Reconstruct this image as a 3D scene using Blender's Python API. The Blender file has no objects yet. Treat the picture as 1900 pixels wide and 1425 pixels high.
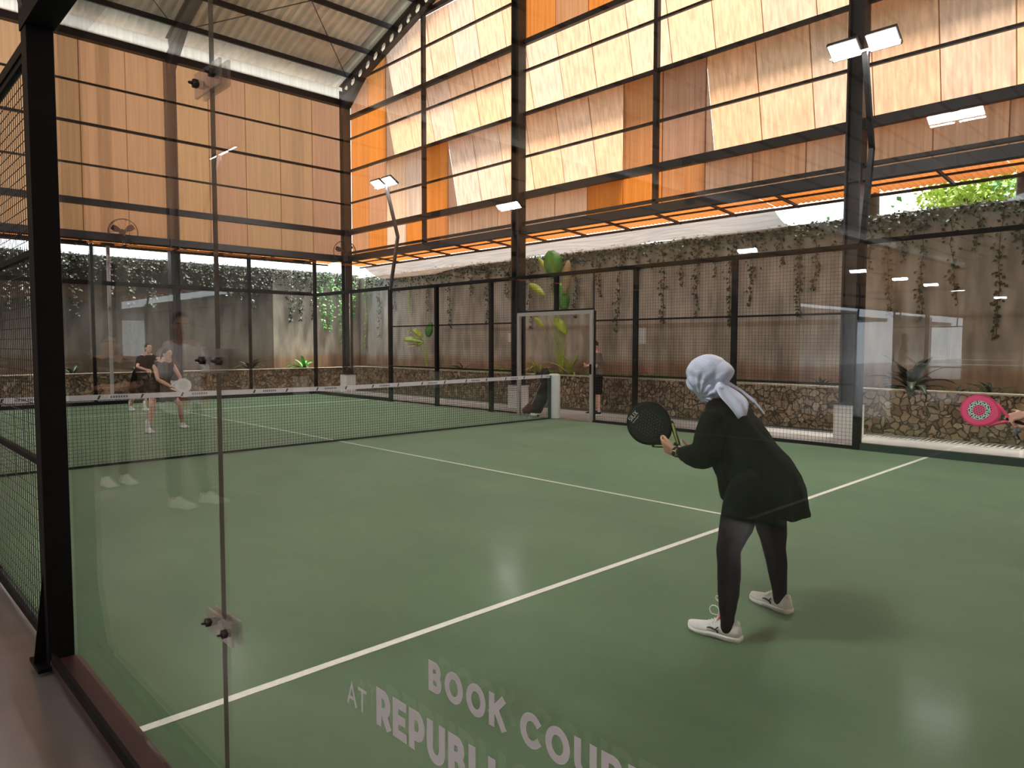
import bpy, bmesh, math, random
from mathutils import Vector, Matrix, noise
random.seed(7)
PI = math.pi
SC = bpy.context.scene
COL = SC.collection
V = Vector

# ------------------------------------------------------------------ camera
cam_d = bpy.data.cameras.new('camera')
cam = bpy.data.objects.new('camera', cam_d)
COL.objects.link(cam)
SC.camera = cam
_yaw, _pit, _rol = 0.766616108, -0.0565950651, 0.000917832
_fw = V((math.sin(_yaw)*math.cos(_pit), math.cos(_yaw)*math.cos(_pit), math.sin(_pit)))
_r = V((math.cos(_yaw), -math.sin(_yaw), 0))
_u = _r.cross(_fw)
_r2 = math.cos(_rol)*_r + math.sin(_rol)*_u
_u2 = -math.sin(_rol)*_r + math.cos(_rol)*_u
cam.matrix_world = Matrix(((_r2.x, _u2.x, -_fw.x, -0.8236), (_r2.y, _u2.y, -_fw.y, -9.9802),
                           (_r2.z, _u2.z, -_fw.z, 1.5502), (0, 0, 0, 1)))
cam_d.sensor_width = 36.0
cam_d.sensor_fit = 'HORIZONTAL'
cam_d.lens = 1320.418/1900*36.0
cam_d.clip_start = 0.02
cam_d.clip_end = 400

# ------------------------------------------------------------------ world, sun, exposure
SC.view_settings.view_transform = 'Standard'
SC.view_settings.look = 'None'
SC.view_settings.gamma = 1
SC.view_settings.use_curve_mapping = False
SC.view_settings.exposure = 1.02
w = bpy.data.worlds.new('world'); SC.world = w; w.use_nodes = True
bg = w.node_tree.nodes['Background']
bg.inputs[0].default_value = (0.86, 0.93, 1.0, 1)
bg.inputs[1].default_value = 2.6
sun_d = bpy.data.lights.new('sun', 'SUN'); sun_d.energy = 11.0; sun_d.angle = 0.30
sun_d.color = (1.0, 0.93, 0.82)
sun = bpy.data.objects.new('sun', sun_d); COL.objects.link(sun)
_sd = V((-math.cos(math.radians(70)), 0.09, -math.sin(math.radians(70))))   # direction the light travels
sun.rotation_euler = _sd.to_track_quat('-Z', 'Y').to_euler()

# ------------------------------------------------------------------ materials
MATS = {}
def _nodes(name):
    m = bpy.data.materials.new(name); m.use_nodes = True
    nt = m.node_tree; return m, nt, nt.nodes, nt.links
def mat(name, col, rough=0.6, metal=0.0, emit=None, estr=0.0, noise_amt=0.0, nscale=8.0, bump=0.0, bscale=40.0, spec=0.5, coord='Object', stretch=None):
    if name in MATS: return MATS[name]
    m, nt, N, L = _nodes(name)
    b = N['Principled BSDF']
    b.inputs['Base Color'].default_value = (*col, 1)
    b.inputs['Roughness'].default_value = rough
    b.inputs['Metallic'].default_value = metal
    b.inputs['Specular IOR Level'].default_value = spec
    if emit:
        b.inputs['Emission Color'].default_value = (*emit, 1)
        b.inputs['Emission Strength'].default_value = estr
    if noise_amt or bump:
        tc = N.new('ShaderNodeTexCoord'); mp = N.new('ShaderNodeMapping')
        L.new(tc.outputs[coord], mp.inputs[0])
        if stretch: mp.inputs['Scale'].default_value = stretch
    if noise_amt:
        n = N.new('ShaderNodeTexNoise'); n.inputs['Scale'].default_value = nscale; n.inputs['Detail'].default_value = 6
        L.new(mp.outputs[0], n.inputs[0])
        mr = N.new('ShaderNodeMapRange'); mr.inputs[1].default_value = .3; mr.inputs[2].default_value = .7
        mr.inputs[3].default_value = 1-noise_amt; mr.inputs[4].default_value = 1+noise_amt
        L.new(n.outputs[0], mr.inputs[0])
        mx = N.new('ShaderNodeVectorMath'); mx.operation = 'SCALE'; mx.inputs[0].default_value = col
        L.new(mr.outputs[0], mx.inputs['Scale']); L.new(mx.outputs[0], b.inputs['Base Color'])
    if bump:
        n2 = N.new('ShaderNodeTexNoise'); n2.inputs['Scale'].default_value = bscale; n2.inputs['Detail'].default_value = 5
        L.new(mp.outputs[0], n2.inputs[0])
        bp = N.new('ShaderNodeBump'); bp.inputs['Strength'].default_value = bump; bp.inputs['Distance'].default_value = .02
        L.new(n2.outputs[0], bp.inputs['Height']); L.new(bp.outputs[0], b.inputs['Normal'])
    MATS[name] = m; return m
def ramp(N, stops):
    r = N.new('ShaderNodeValToRGB'); e = r.color_ramp.elements
    while len(e) < len(stops): e.new(.5)
    for i, (p, c) in enumerate(stops): e[i].position = p; e[i].color = (*c, 1)
    return r

def cladding(name, stops, trans=0.6, streak=0.12, k=0.42):
    stops = [(p, tuple(c_*k for c_ in c)) for p, c in stops]
    m, nt, N, L = _nodes(name)
    N.remove(N['Principled BSDF']); out = N['Material Output']
    geo = N.new('ShaderNodeNewGeometry')
    r = ramp(N, stops); L.new(geo.outputs['Random Per Island'], r.inputs[0])
    tc = N.new('ShaderNodeTexCoord'); mp = N.new('ShaderNodeMapping'); mp.inputs['Scale'].default_value = (9, 9, .35)
    L.new(tc.outputs['Object'], mp.inputs[0])
    n = N.new('ShaderNodeTexNoise'); n.inputs['Scale'].default_value = 1.6; n.inputs['Detail'].default_value = 4
    L.new(mp.outputs[0], n.inputs[0])
    mr = N.new('ShaderNodeMapRange'); mr.inputs[1].default_value = .3; mr.inputs[2].default_value = .7
    mr.inputs[3].default_value = 1-streak; mr.inputs[4].default_value = 1+streak; L.new(n.outputs[0], mr.inputs[0])
    sc = N.new('ShaderNodeVectorMath'); sc.operation = 'SCALE'
    L.new(r.outputs[0], sc.inputs[0]); L.new(mr.outputs[0], sc.inputs['Scale'])
    d = N.new('ShaderNodeBsdfDiffuse'); t = N.new('ShaderNodeBsdfTranslucent'); mx = N.new('ShaderNodeMixShader')
    mx.inputs[0].default_value = trans
    L.new(sc.outputs[0], d.inputs[0]); L.new(sc.outputs[0], t.inputs[0])
    L.new(d.outputs[0], mx.inputs[1]); L.new(t.outputs[0], mx.inputs[2]); L.new(mx.outputs[0], out.inputs[0])
    MATS[name] = m; return m

def glass_mat(name, tint=(0.955, 0.965, 0.955), boost=1.0, haze=0.0):
    m, nt, N, L = _nodes(name)
    N.remove(N['Principled BSDF']); out = N['Material Output']
    geo = N.new('ShaderNodeNewGeometry')
    mr = N.new('ShaderNodeMapRange'); mr.inputs[3].default_value = 1.52; mr.inputs[4].default_value = 1/1.52
    L.new(geo.outputs['Backfacing'], mr.inputs[0])
    fr = N.new('ShaderNodeFresnel'); L.new(mr.outputs[0], fr.inputs[0])
    mu = N.new('ShaderNodeMath'); mu.operation = 'MULTIPLY'; mu.inputs[1].default_value = boost; mu.use_clamp = True
    L.new(fr.outputs[0], mu.inputs[0])
    t = N.new('ShaderNodeBsdfTransparent'); t.inputs[0].default_value = (*tint, 1)
    g = N.new('ShaderNodeBsdfGlossy'); g.inputs['Roughness'].default_value = 0.0
    mx = N.new('ShaderNodeMixShader'); L.new(mu.outputs[0], mx.inputs[0]); L.new(t.outputs[0], mx.inputs[1]); L.new(g.outputs[0], mx.inputs[2])
    last = mx
    if haze:
        df = N.new('ShaderNodeBsdfDiffuse'); df.inputs[0].default_value = (.8, .8, .78, 1)
        m2 = N.new('ShaderNodeMixShader'); m2.inputs[0].default_value = haze
        L.new(mx.outputs[0], m2.inputs[1]); L.new(df.outputs[0], m2.inputs[2]); last = m2
    L.new(last.outputs[0], out.inputs[0]); MATS[name] = m; return m

black = mat('black powder coated steel', (0.006, 0.006, 0.007), 0.6, spec=.14, noise_amt=.25, nscale=3)
dark_steel = mat('dark building steel', (0.022, 0.018, 0.02), 0.5, noise_amt=.3, nscale=2)
maroon = mat('dark maroon painted steel', (0.05, 0.018, 0.02), 0.45, noise_amt=.2)
wire_m = mat('black fence wire', (0.008, 0.008, 0.009), 0.5)
grey_steel = mat('light grey painted steel', (0.42, 0.40, 0.39), 0.45)
chrome = mat('stainless steel', (0.6, 0.58, 0.55), 0.25, 1.0)
zinc = mat('silver corrugated roof sheet', (0.88, 0.84, 0.76), 0.5, 0.05, noise_amt=.15, nscale=2)
conc_floor = mat('polished grey concrete floor', (0.20, 0.18, 0.18), 0.16, noise_amt=.3, nscale=.9, bump=.05, bscale=6)
walk_m = mat('pale concrete walkway', (0.27, 0.25, 0.245), 0.7, noise_amt=.12, nscale=2, bump=.1)
ped_m = mat('white painted concrete', (0.72, 0.70, 0.68), 0.7, noise_amt=.08, nscale=4)
white_line = mat('white court line', (0.70, 0.72, 0.66), 0.8, noise_amt=.08, nscale=30)
band_m = mat('white net tape', (0.60, 0.60, 0.64), 0.7, noise_amt=.06, nscale=6)
netm = mat('black net cord', (0.006, 0.007, 0.007), 0.8)
soil = mat('dark planting soil', (0.05, 0.032, 0.022), 0.95, noise_amt=.4, nscale=12, bump=.6, bscale=20)
leaf_d = mat('dark green leaf', (0.016, 0.035, 0.014), 0.5, noise_amt=.3, nscale=9)
leaf_y = mat('yellow green leaf', (0.34, 0.46, 0.04), 0.5, noise_amt=.25, nscale=6)
leaf_dry = mat('pale dry leaf', (0.55, 0.48, 0.27), 0.6, noise_amt=.15, nscale=6)
leaf_g = mat('fresh green leaf', (0.09, 0.32, 0.05), 0.45, noise_amt=.25, nscale=6)
grass_m = mat('grass blades', (0.06, 0.15, 0.03), 0.6, noise_amt=.4, nscale=8)
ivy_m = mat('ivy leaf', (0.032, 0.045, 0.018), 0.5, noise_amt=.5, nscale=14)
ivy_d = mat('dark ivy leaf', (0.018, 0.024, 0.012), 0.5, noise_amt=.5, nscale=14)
bark = mat('brown bark', (0.09, 0.06, 0.04), 0.9, noise_amt=.3, nscale=10)
skin = mat('tan skin', (0.46, 0.25, 0.17), 0.5, noise_amt=.05, nscale=20)
skin_l = mat('light skin', (0.62, 0.36, 0.28), 0.5, noise_amt=.05, nscale=20)
hair_m = mat('black hair', (0.012, 0.009, 0.008), 0.45, noise_amt=.3, nscale=60, bump=.4, bscale=120)
cloth_b = mat('black sportswear', (0.004, 0.004, 0.0045), 0.9, spec=.08)
cloth_b2 = mat('black leggings', (0.004, 0.004, 0.005), 0.8, spec=.1, noise_amt=.2, nscale=10)
cloth_w = mat('white cloth', (0.72, 0.72, 0.74), 0.8, noise_amt=.06, nscale=10)
cloth_g = mat('grey brown t-shirt cloth', (0.14, 0.12, 0.10), 0.85, noise_amt=.1)
cloth_pink = mat('pink trim', (0.6, 0.08, 0.16), 0.7)
scarf_m = mat('pale blue grey scarf', (0.50, 0.57, 0.74), 0.6, noise_amt=.05, nscale=9, bump=.25, bscale=30, stretch=(1, 1, 1))
shoe_w = mat('white shoe mesh', (0.72, 0.72, 0.71), 0.7, noise_amt=.06, nscale=40, bump=.3, bscale=300)
shoe_s = mat('pale shoe sole', (0.68, 0.70, 0.64), 0.6)
lace_m = mat('pale mint lace', (0.66, 0.80, 0.68), 0.7)
lace_p = mat('pink shoe tongue', (0.80, 0.33, 0.42), 0.7)
logo_k = mat('black print', (0.02, 0.02, 0.02), 0.5)
logo_w = mat('grey print', (0.55, 0.55, 0.55), 0.5)
rk_black = mat('matt black racket', (0.006, 0.006, 0.007), 0.6, spec=.2, noise_amt=.1)
rk_green = mat('lime racket strip', (0.30, 0.38, 0.06), 0.4)
rk_pink = mat('hot pink racket face', (0.85, 0.07, 0.22), 0.4)
rk_mint = mat('pale mint racket print', (0.45, 0.75, 0.68), 0.4)
rk_white = mat('white racket face', (0.75, 0.76, 0.76), 0.4)
rk_brown = mat('brown racket face', (0.10, 0.03, 0.015), 0.4)
letter_m = mat('pale frosted vinyl lettering', (0.72, 0.71, 0.77), 0.7)
pad_m = mat('white vinyl padding', (0.62, 0.66, 0.66), 0.5)
bag_b = mat('black bag fabric', (0.016, 0.015, 0.018), 0.6, noise_amt=.2)
bag_m = mat('dark maroon bag fabric', (0.10, 0.014, 0.025), 0.6)
paper_m = mat('pale notice', (0.65, 0.72, 0.75), 0.6)
eye_w = mat('eye white', (0.7, 0.7, 0.7), 0.3)
lip_m = mat('lips', (0.40, 0.13, 0.11), 0.5)
led_m = mat('lit white led panel', (1, 1, 1), 0.5, emit=(1.0, 1.0, 1.0), estr=22.0)
glass_m = glass_mat('court glass', boost=.76)
glass_far = glass_mat('far court glass')
clear_pl = glass_mat('clear plastic clamp', tint=(0.8, 0.78, 0.78), boost=1.6, haze=0.09)

clad_orange = cladding('orange translucent cladding', [(0, (0.95, 0.30, 0.05)), (.3, (0.86, 0.28, 0.06)), (.55, (0.72, 0.33, 0.16)), (.8, (0.64, 0.34, 0.23)), (1, (0.98, 0.35, 0.07))], .62, k=.34)
clad_tan = cladding('tan translucent cladding', [(0, (0.86, 0.53, 0.34)), (.35, (0.90, 0.50, 0.29)), (.65, (0.78, 0.54, 0.41)), (1, (0.94, 0.56, 0.34))], .7, .2, k=.42)
clad_far = cladding('dull orange translucent cladding', [(0, (0.74, 0.36, 0.17)), (.3, (0.72, 0.41, 0.19)), (.6, (0.68, 0.34, 0.20)), (1, (0.80, 0.43, 0.18))], .6, .10, k=.38)
awn_m = cladding('orange awning sheet', [(0, (0.90, 0.28, 0.06)), (.5, (0.84, 0.28, 0.08)), (1, (0.95, 0.33, 0.08))], .66, k=.27)
gutter_m = cladding('pale eave light band', [(0, (0.80, 0.78, 0.72)), (1, (0.85, 0.82, 0.78))], .7, k=1)

def turf_mat():
    m, nt, N, L = _nodes('green artificial turf')
    b = N['Principled BSDF']; b.inputs['Roughness'].default_value = .85; b.inputs['Specular IOR Level'].default_value = .25
    tc = N.new('ShaderNodeTexCoord')
    n = N.new('ShaderNodeTexNoise'); n.inputs['Scale'].default_value = .8; n.inputs['Detail'].default_value = 8; n.inputs['Roughness'].default_value = .65
    mp = N.new('ShaderNodeMapping'); mp.inputs['Scale'].default_value = (1.4, .7, 1); L.new(tc.outputs['Object'], mp.inputs[0]); L.new(mp.outputs[0], n.inputs[0])
    r = ramp(N, [(.3, (0.033, 0.080, 0.038)), (.5, (0.050, 0.106, 0.051)), (.72, (0.074, 0.134, 0.070))]); L.new(n.outputs[0], r.inputs[0])
    n2 = N.new('ShaderNodeTexNoise'); n2.inputs['Scale'].default_value = 260; L.new(tc.outputs['Object'], n2.inputs[0])
    mr = N.new('ShaderNodeMapRange'); mr.inputs[3].default_value = .88; mr.inputs[4].default_value = 1.12; L.new(n2.outputs[0], mr.inputs[0])
    sc = N.new('ShaderNodeVectorMath'); sc.operation = 'SCALE'; L.new(r.outputs[0], sc.inputs[0]); L.new(mr.outputs[0], sc.inputs['Scale'])
    L.new(sc.outputs[0], b.inputs['Base Color'])
    bp = N.new('ShaderNodeBump'); bp.inputs['Strength'].default_value = .15; bp.inputs['Distance'].default_value = .006
    L.new(n2.outputs[0], bp.inputs['Height']); L.new(bp.outputs[0], b.inputs['Normal'])
    b.inputs['Sheen Weight'].default_value = .35; b.inputs['Sheen Tint'].default_value = (.75, .95, .7, 1); b.inputs['Sheen Roughness'].default_value = .5
    return m
turf_m = turf_mat()

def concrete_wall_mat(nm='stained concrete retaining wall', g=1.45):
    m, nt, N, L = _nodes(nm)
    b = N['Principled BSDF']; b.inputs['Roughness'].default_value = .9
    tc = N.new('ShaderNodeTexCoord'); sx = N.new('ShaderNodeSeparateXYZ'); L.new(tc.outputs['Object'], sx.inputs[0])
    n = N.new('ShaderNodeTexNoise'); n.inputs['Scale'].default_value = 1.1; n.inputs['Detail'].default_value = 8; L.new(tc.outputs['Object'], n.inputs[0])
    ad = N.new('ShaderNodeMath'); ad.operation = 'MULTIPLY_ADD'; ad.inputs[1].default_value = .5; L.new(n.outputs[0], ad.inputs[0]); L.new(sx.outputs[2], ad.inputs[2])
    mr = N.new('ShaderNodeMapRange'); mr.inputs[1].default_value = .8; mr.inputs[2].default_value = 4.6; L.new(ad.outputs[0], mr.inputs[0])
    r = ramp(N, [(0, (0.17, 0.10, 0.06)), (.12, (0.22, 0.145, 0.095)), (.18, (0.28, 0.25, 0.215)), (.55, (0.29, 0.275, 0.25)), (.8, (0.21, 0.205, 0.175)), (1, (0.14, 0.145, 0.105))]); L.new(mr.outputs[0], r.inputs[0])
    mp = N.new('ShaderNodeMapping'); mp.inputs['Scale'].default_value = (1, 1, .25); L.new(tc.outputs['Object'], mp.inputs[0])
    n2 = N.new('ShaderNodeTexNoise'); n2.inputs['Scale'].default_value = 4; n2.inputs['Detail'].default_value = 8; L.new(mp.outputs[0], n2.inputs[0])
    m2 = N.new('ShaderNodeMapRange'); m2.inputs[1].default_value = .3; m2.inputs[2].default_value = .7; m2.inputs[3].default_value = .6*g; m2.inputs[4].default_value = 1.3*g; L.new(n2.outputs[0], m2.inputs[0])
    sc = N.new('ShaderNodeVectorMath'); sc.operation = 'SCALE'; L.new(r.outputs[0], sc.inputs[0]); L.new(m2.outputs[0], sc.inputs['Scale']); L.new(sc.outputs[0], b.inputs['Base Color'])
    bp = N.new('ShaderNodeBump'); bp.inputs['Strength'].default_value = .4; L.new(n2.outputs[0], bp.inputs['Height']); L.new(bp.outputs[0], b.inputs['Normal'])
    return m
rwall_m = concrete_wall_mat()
rwall_d = concrete_wall_mat('shade-dark retaining wall', .32)  # concrete scaled darker: the ivy-covered far wall's shade put into its colour

def stone_mat():
    m, nt, N, L = _nodes('rubble stone wall')
    b = N['Principled BSDF']; b.inputs['Roughness'].default_value = .85
    tc = N.new('ShaderNodeTexCoord')
    nz = N.new('ShaderNodeTexNoise'); nz.inputs['Scale'].default_value = 5; L.new(tc.outputs['Object'], nz.inputs[0])
    am = N.new('ShaderNodeVectorMath'); am.operation = 'MULTIPLY_ADD'; am.inputs[1].default_value = (.22, .22, .22); L.new(nz.outputs[1], am.inputs[0]); L.new(tc.outputs['Object'], am.inputs[2])
    v = N.new('ShaderNodeTexVoronoi'); v.inputs['Scale'].default_value = 8.5; L.new(am.outputs[0], v.inputs[0])
    v2 = N.new('ShaderNodeTexVoronoi'); v2.feature = 'DISTANCE_TO_EDGE'; v2.inputs['Scale'].default_value = 8.5; L.new(am.outputs[0], v2.inputs[0])
    sp = N.new('ShaderNodeSeparateColor'); L.new(v.outputs['Color'], sp.inputs[0])
    r = ramp(N, [(0, (0.10, 0.06, 0.035)), (.3, (0.20, 0.13, 0.075)), (.5, (0.30, 0.21, 0.13)), (.75, (0.17, 0.13, 0.08)), (1, (0.38, 0.29, 0.19))]); L.new(sp.outputs[0], r.inputs[0])
    n2 = N.new('ShaderNodeTexNoise'); n2.inputs['Scale'].default_value = 14; n2.inputs['Detail'].default_value = 6; L.new(tc.outputs['Object'], n2.inputs[0])
    mr = N.new('ShaderNodeMapRange'); mr.inputs[3].default_value = .6; mr.inputs[4].default_value = 1.7; L.new(n2.outputs[0], mr.inputs[0])
    sc = N.new('ShaderNodeVectorMath'); sc.operation = 'SCALE'; L.new(r.outputs[0], sc.inputs[0]); L.new(mr.outputs[0], sc.inputs['Scale'])
    mx = N.new('ShaderNodeMix'); mx.data_type = 'RGBA'
    e = N.new('ShaderNodeMapRange'); e.inputs[1].default_value = .0; e.inputs[2].default_value = .09; L.new(v2.outputs[0], e.inputs[0])
    L.new(e.outputs[0], mx.inputs[0]); mx.inputs[6].default_value = (0.07, 0.055, 0.04, 1); L.new(sc.outputs[0], mx.inputs[7]); L.new(mx.outputs[2], b.inputs['Base Color'])
    bp = N.new('ShaderNodeBump'); bp.inputs['Strength'].default_value = 1.0; bp.inputs['Distance'].default_value = .06; L.new(e.outputs[0], bp.inputs['Height']); L.new(bp.outputs[0], b.inputs['Normal'])
    return m
stone_m = stone_mat()

def net_shade_mat():
    m, nt, N, L = _nodes('pale shade net cloth')
    N.remove(N['Principled BSDF']); out = N['Material Output']
    tc = N.new('ShaderNodeTexCoord'); mp = N.new('ShaderNodeMapping'); mp.inputs['Scale'].default_value = (14, .5, 14); L.new(tc.outputs['Object'], mp.inputs[0])
    n = N.new('ShaderNodeTexNoise'); n.inputs['Scale'].default_value = 1.5; L.new(mp.outputs[0], n.inputs[0])
    r = ramp(N, [(.35, (0.075, 0.052, 0.04)), (.65, (0.13, 0.097, 0.076))]); L.new(n.outputs[0], r.inputs[0])
    d = N.new('ShaderNodeBsdfDiffuse'); t = N.new('ShaderNodeBsdfTranslucent'); a = N.new('ShaderNodeAddShader')
    mx = N.new('ShaderNodeMixShader'); mx.inputs[0].default_value = .5
    L.new(r.outputs[0], d.inputs[0]); L.new(r.outputs[0], t.inputs[0]); L.new(d.outputs[0], mx.inputs[1]); L.new(t.outputs[0], mx.inputs[2])
    tr = N.new('ShaderNodeBsdfTransparent'); m2 = N.new('ShaderNodeMixShader'); m2.inputs[0].default_value = .07
    L.new(mx.outputs[0], m2.inputs[1]); L.new(tr.outputs[0], m2.inputs[2]); L.new(m2.outputs[0], out.inputs[0])
    return m
shade_m = net_shade_mat()

# ------------------------------------------------------------------ helpers
WLOC = {}
def wloc(o): return WLOC.get(o.name, V((0, 0, 0))) if o is not None else V((0, 0, 0))
def tag(o, label=None, cat=None, group=None, kind=None):
    if label: o['label'] = label
    if cat: o['category'] = cat
    if group: o['group'] = group
    if kind: o['kind'] = kind
    return o
def thing(name, label, cat, loc=(0, 0, 0), group=None, kind=None):
    o = bpy.data.objects.new(name, None); COL.objects.link(o); o.location = loc
    o.empty_display_size = .1
    WLOC[o.name] = V(loc)
    return tag(o, label, cat, group, kind)
class MB:
    def __init__(s): s.v = []; s.f = []; s.sm = []
    def add(s, vs, fs, smooth=False):
        b = len(s.v); s.v += [tuple(v) for v in vs]
        for f in fs: s.f.append(tuple(b+i for i in f)); s.sm.append(smooth)
        return s
    def box(s, a, b):
        x0, y0, z0 = a; x1, y1, z1 = b
        return s.add([(x0, y0, z0), (x1, y0, z0), (x1, y1, z0), (x0, y1, z0), (x0, y0, z1), (x1, y0, z1), (x1, y1, z1), (x0, y1, z1)],
                     [(0, 3, 2, 1), (4, 5, 6, 7), (0, 1, 5, 4), (1, 2, 6, 5), (2, 3, 7, 6), (3, 0, 4, 7)])
    def bar(s, p0, p1, w, h, up=(0, 0, 1)):
        p0 = V(p0); p1 = V(p1); d = (p1-p0).normalized(); u = V(up)
        if abs(d.dot(u)) > .98: u = V((0, 1, 0))
        sd = d.cross(u).normalized(); u = sd.cross(d).normalized()
        vs = []
        for p in (p0, p1):
            for a, b in ((-1, -1), (1, -1), (1, 1), (-1, 1)): vs.append(p+sd*a*w/2+u*b*h/2)
        return s.add(vs, [(3, 2, 1, 0), (4, 5, 6, 7), (0, 1, 5, 4), (1, 2, 6, 5), (2, 3, 7, 6), (3, 0, 4, 7)])
    def tube(s, pts, rad, n=8, squash=None, caps=True):
        pts = [V(p) for p in pts]
        if not hasattr(rad, '__len__'): rad = [rad]*len(pts)
        d0 = (pts[1]-pts[0]).normalized(); ref = V((0, 0, 1)) if abs(d0.z) < .9 else V((1, 0, 0))
        rings = []; x = None
        P, R = list(pts), list(rad)
        if caps:   # rounded ends
            P = [pts[0]-d0*rad[0]*.95, pts[0]-d0*rad[0]*.6]+P; R = [rad[0]*.2, rad[0]*.78]+R
            d1 = (pts[-1]-pts[-2]).normalized(); P += [pts[-1]+d1*rad[-1]*.6, pts[-1]+d1*rad[-1]*.95]; R += [rad[-1]*.78, rad[-1]*.2]
        b = len(s.v); vs = []
        for i, p in enumerate(P):
            t = (P[min(i+1, len(P)-1)]-P[max(i-1, 0)])
            t = t.normalized() if t.length > 1e-9 else d0
            if x is None: x = t.cross(ref).normalized()
            else:
                x = (x-t*x.dot(t)); x = x.normalized() if x.length > 1e-6 else t.cross(ref).normalized()
            y = t.cross(x)
            for k in range(n):
                a = 2*PI*k/n; o = (x*math.cos(a)+y*math.sin(a))*R[i]
                if squash:
                    ax = V(squash[0]).normalized(); o = o+ax*(o.dot(ax))*(squash[1]-1)
                vs.append(p+o)
        m = len(P); fs = []
        for i in range(m-1):
            for k in range(n):
                k2 = (k+1) % n; fs.append((i*n+k, i*n+k2, (i+1)*n+k2, (i+1)*n+k))
        fs.append(tuple(range(n-1, -1, -1))); fs.append(tuple((m-1)*n+k for k in range(n)))
        return s.add(vs, fs, True)
    def ell(s, c, r, rot=None, nu=16, nv=10):
        c = V(c); vs = [V((0, 0, -r[2]))]
        for j in range(1, nv):
            ph = -PI/2+PI*j/nv
            for i in range(nu):
                th = 2*PI*i/nu; vs.append(V((r[0]*math.cos(ph)*math.cos(th), r[1]*math.cos(ph)*math.sin(th), r[2]*math.sin(ph))))
        vs.append(V((0, 0, r[2])))
        if rot is not None: vs = [rot @ v for v in vs]
        vs = [c+v for v in vs]; fs = []
        for i in range(nu): fs.append((0, 1+(i+1) % nu, 1+i))
        for j in range(nv-2):
            for i in range(nu):
                a = 1+j*nu+i; b2 = 1+j*nu+(i+1) % nu; fs.append((a, b2, b2+nu, a+nu))
        t = len(vs)-1; o = 1+(nv-2)*nu
        for i in range(nu): fs.append((o+i, o+(i+1) % nu, t))
        return s.add(vs, fs, True)
    def loft(s, rings, closed=True, caps=True, smooth=True):
        n = len(rings[0]); vs = [v for r in rings for v in r]; fs = []
        for i in range(len(rings)-1):
            for k in range(n if closed else n-1):
                k2 = (k+1) % n; fs.append((i*n+k, i*n+k2, (i+1)*n+k2, (i+1)*n+k))
        if caps and closed:
            fs.append(tuple(range(n-1, -1, -1))); fs.append(tuple((len(rings)-1)*n+k for k in range(n)))
        return s.add(vs, fs, smooth)
    def lathe(s, c, prof, n=20):
        c = V(c); return s.loft([[c+V((r*math.cos(2*PI*k/n), r*math.sin(2*PI*k/n), z)) for k in range(n)] for r, z in prof])
    def build(s, name, m, parent=None, bevel=0.0):
        me = bpy.data.meshes.new(name); off = wloc(parent)
        me.from_pydata([tuple(V(v)-off) for v in s.v], [], s.f)
        me.polygons.foreach_set('use_smooth', s.sm)
        ms = m if isinstance(m, (list, tuple)) else [m]
        for q in ms: me.materials.append(q)
        me.update()
        o = bpy.data.objects.new(name, me); COL.objects.link(o)
        if parent is not None: o.parent = parent
        WLOC[o.name] = V(off)
        if bevel:
            bm = o.modifiers.new('bevel', 'BEVEL'); bm.width = bevel; bm.segments = 2; bm.limit_method = 'ANGLE'
        return o
def blob(name, mb, m, parent=None, voxel=.01, smooth=4, disp=0.0, dscale=12.0, dvec=(1, 1, 1)):
    """merge overlapping closed shapes into one continuous smooth surface"""
    o = mb.build(name, m, parent)
    rm = o.modifiers.new('r', 'REMESH'); rm.mode = 'VOXEL'; rm.voxel_size = voxel; rm.use_smooth_shade = True
    sm = o.modifiers.new('s', 'SMOOTH'); sm.factor = .5; sm.iterations = smooth
    dg = bpy.context.evaluated_depsgraph_get(); dg.update()
    me = bpy.data.meshes.new_from_object(o.evaluated_get(dg))
    o.modifiers.clear(); old = o.data; o.data = me; me.name = old.name; bpy.data.meshes.remove(old)
    if disp:
        off = V((3.1, 1.7, .3)); nr = [v.normal.copy() for v in me.vertices]
        for v, q in zip(me.vertices, nr):
            p = V((v.co.x*dvec[0], v.co.y*dvec[1], v.co.z*dvec[2]))*dscale+off
            v.co += q*(noise.noise(p)*disp+noise.noise(p*2.3)*disp*.4)
    for p in me.polygons: p.use_smooth = True
    me.update(); return o
# ================================================================== THE SETTING
XL, XR, YF, YB = -62.0, 11.42, -21.3, 10.42      # building shell
RIDGE = -5.45
def roof_z(y): return 9.62+.325*((10.45-y) if y > RIDGE else (10.45-RIDGE)-(RIDGE-y))
st = dict(kind='structure')

MB().box((XL-6, YF-8, -.30), (12.3, 11.6, -.02)).build('floor', conc_floor)['kind'] = 'structure'
MB().box((10.08, -16, -.02), (11.72, 11.6, -.004)).box((-3.0, 10.08, -.02), (10.08, 11.6, -.004)).build('floor', walk_m)['kind'] = 'structure'

# ---- court turf and lines
def court(x0, label, lines=True):
    t = MB().box((x0, -10, -.02), (x0+10, 10, 0)).build('court_turf', turf_m)
    tag(t, label, 'turf')
    h = .003; lw = .025
    for a, b in (((x0, -6.95-lw), (x0+10, -6.95+lw)), ((x0, 6.95-lw), (x0+10, 6.95+lw)), ((x0+5-lw, -7.15), (x0+5+lw, 7.15))):
        z = h if a[0] == x0 else h+.001
        MB().box((a[0]+.01, a[1], 0.0005), (b[0]-.01, b[1], z)).build('court_line', white_line, t)
    return t
court(0, 'green artificial turf of the padel court behind the glass')
court(-15.0, 'green turf of the neighbouring court behind the photographer')

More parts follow.
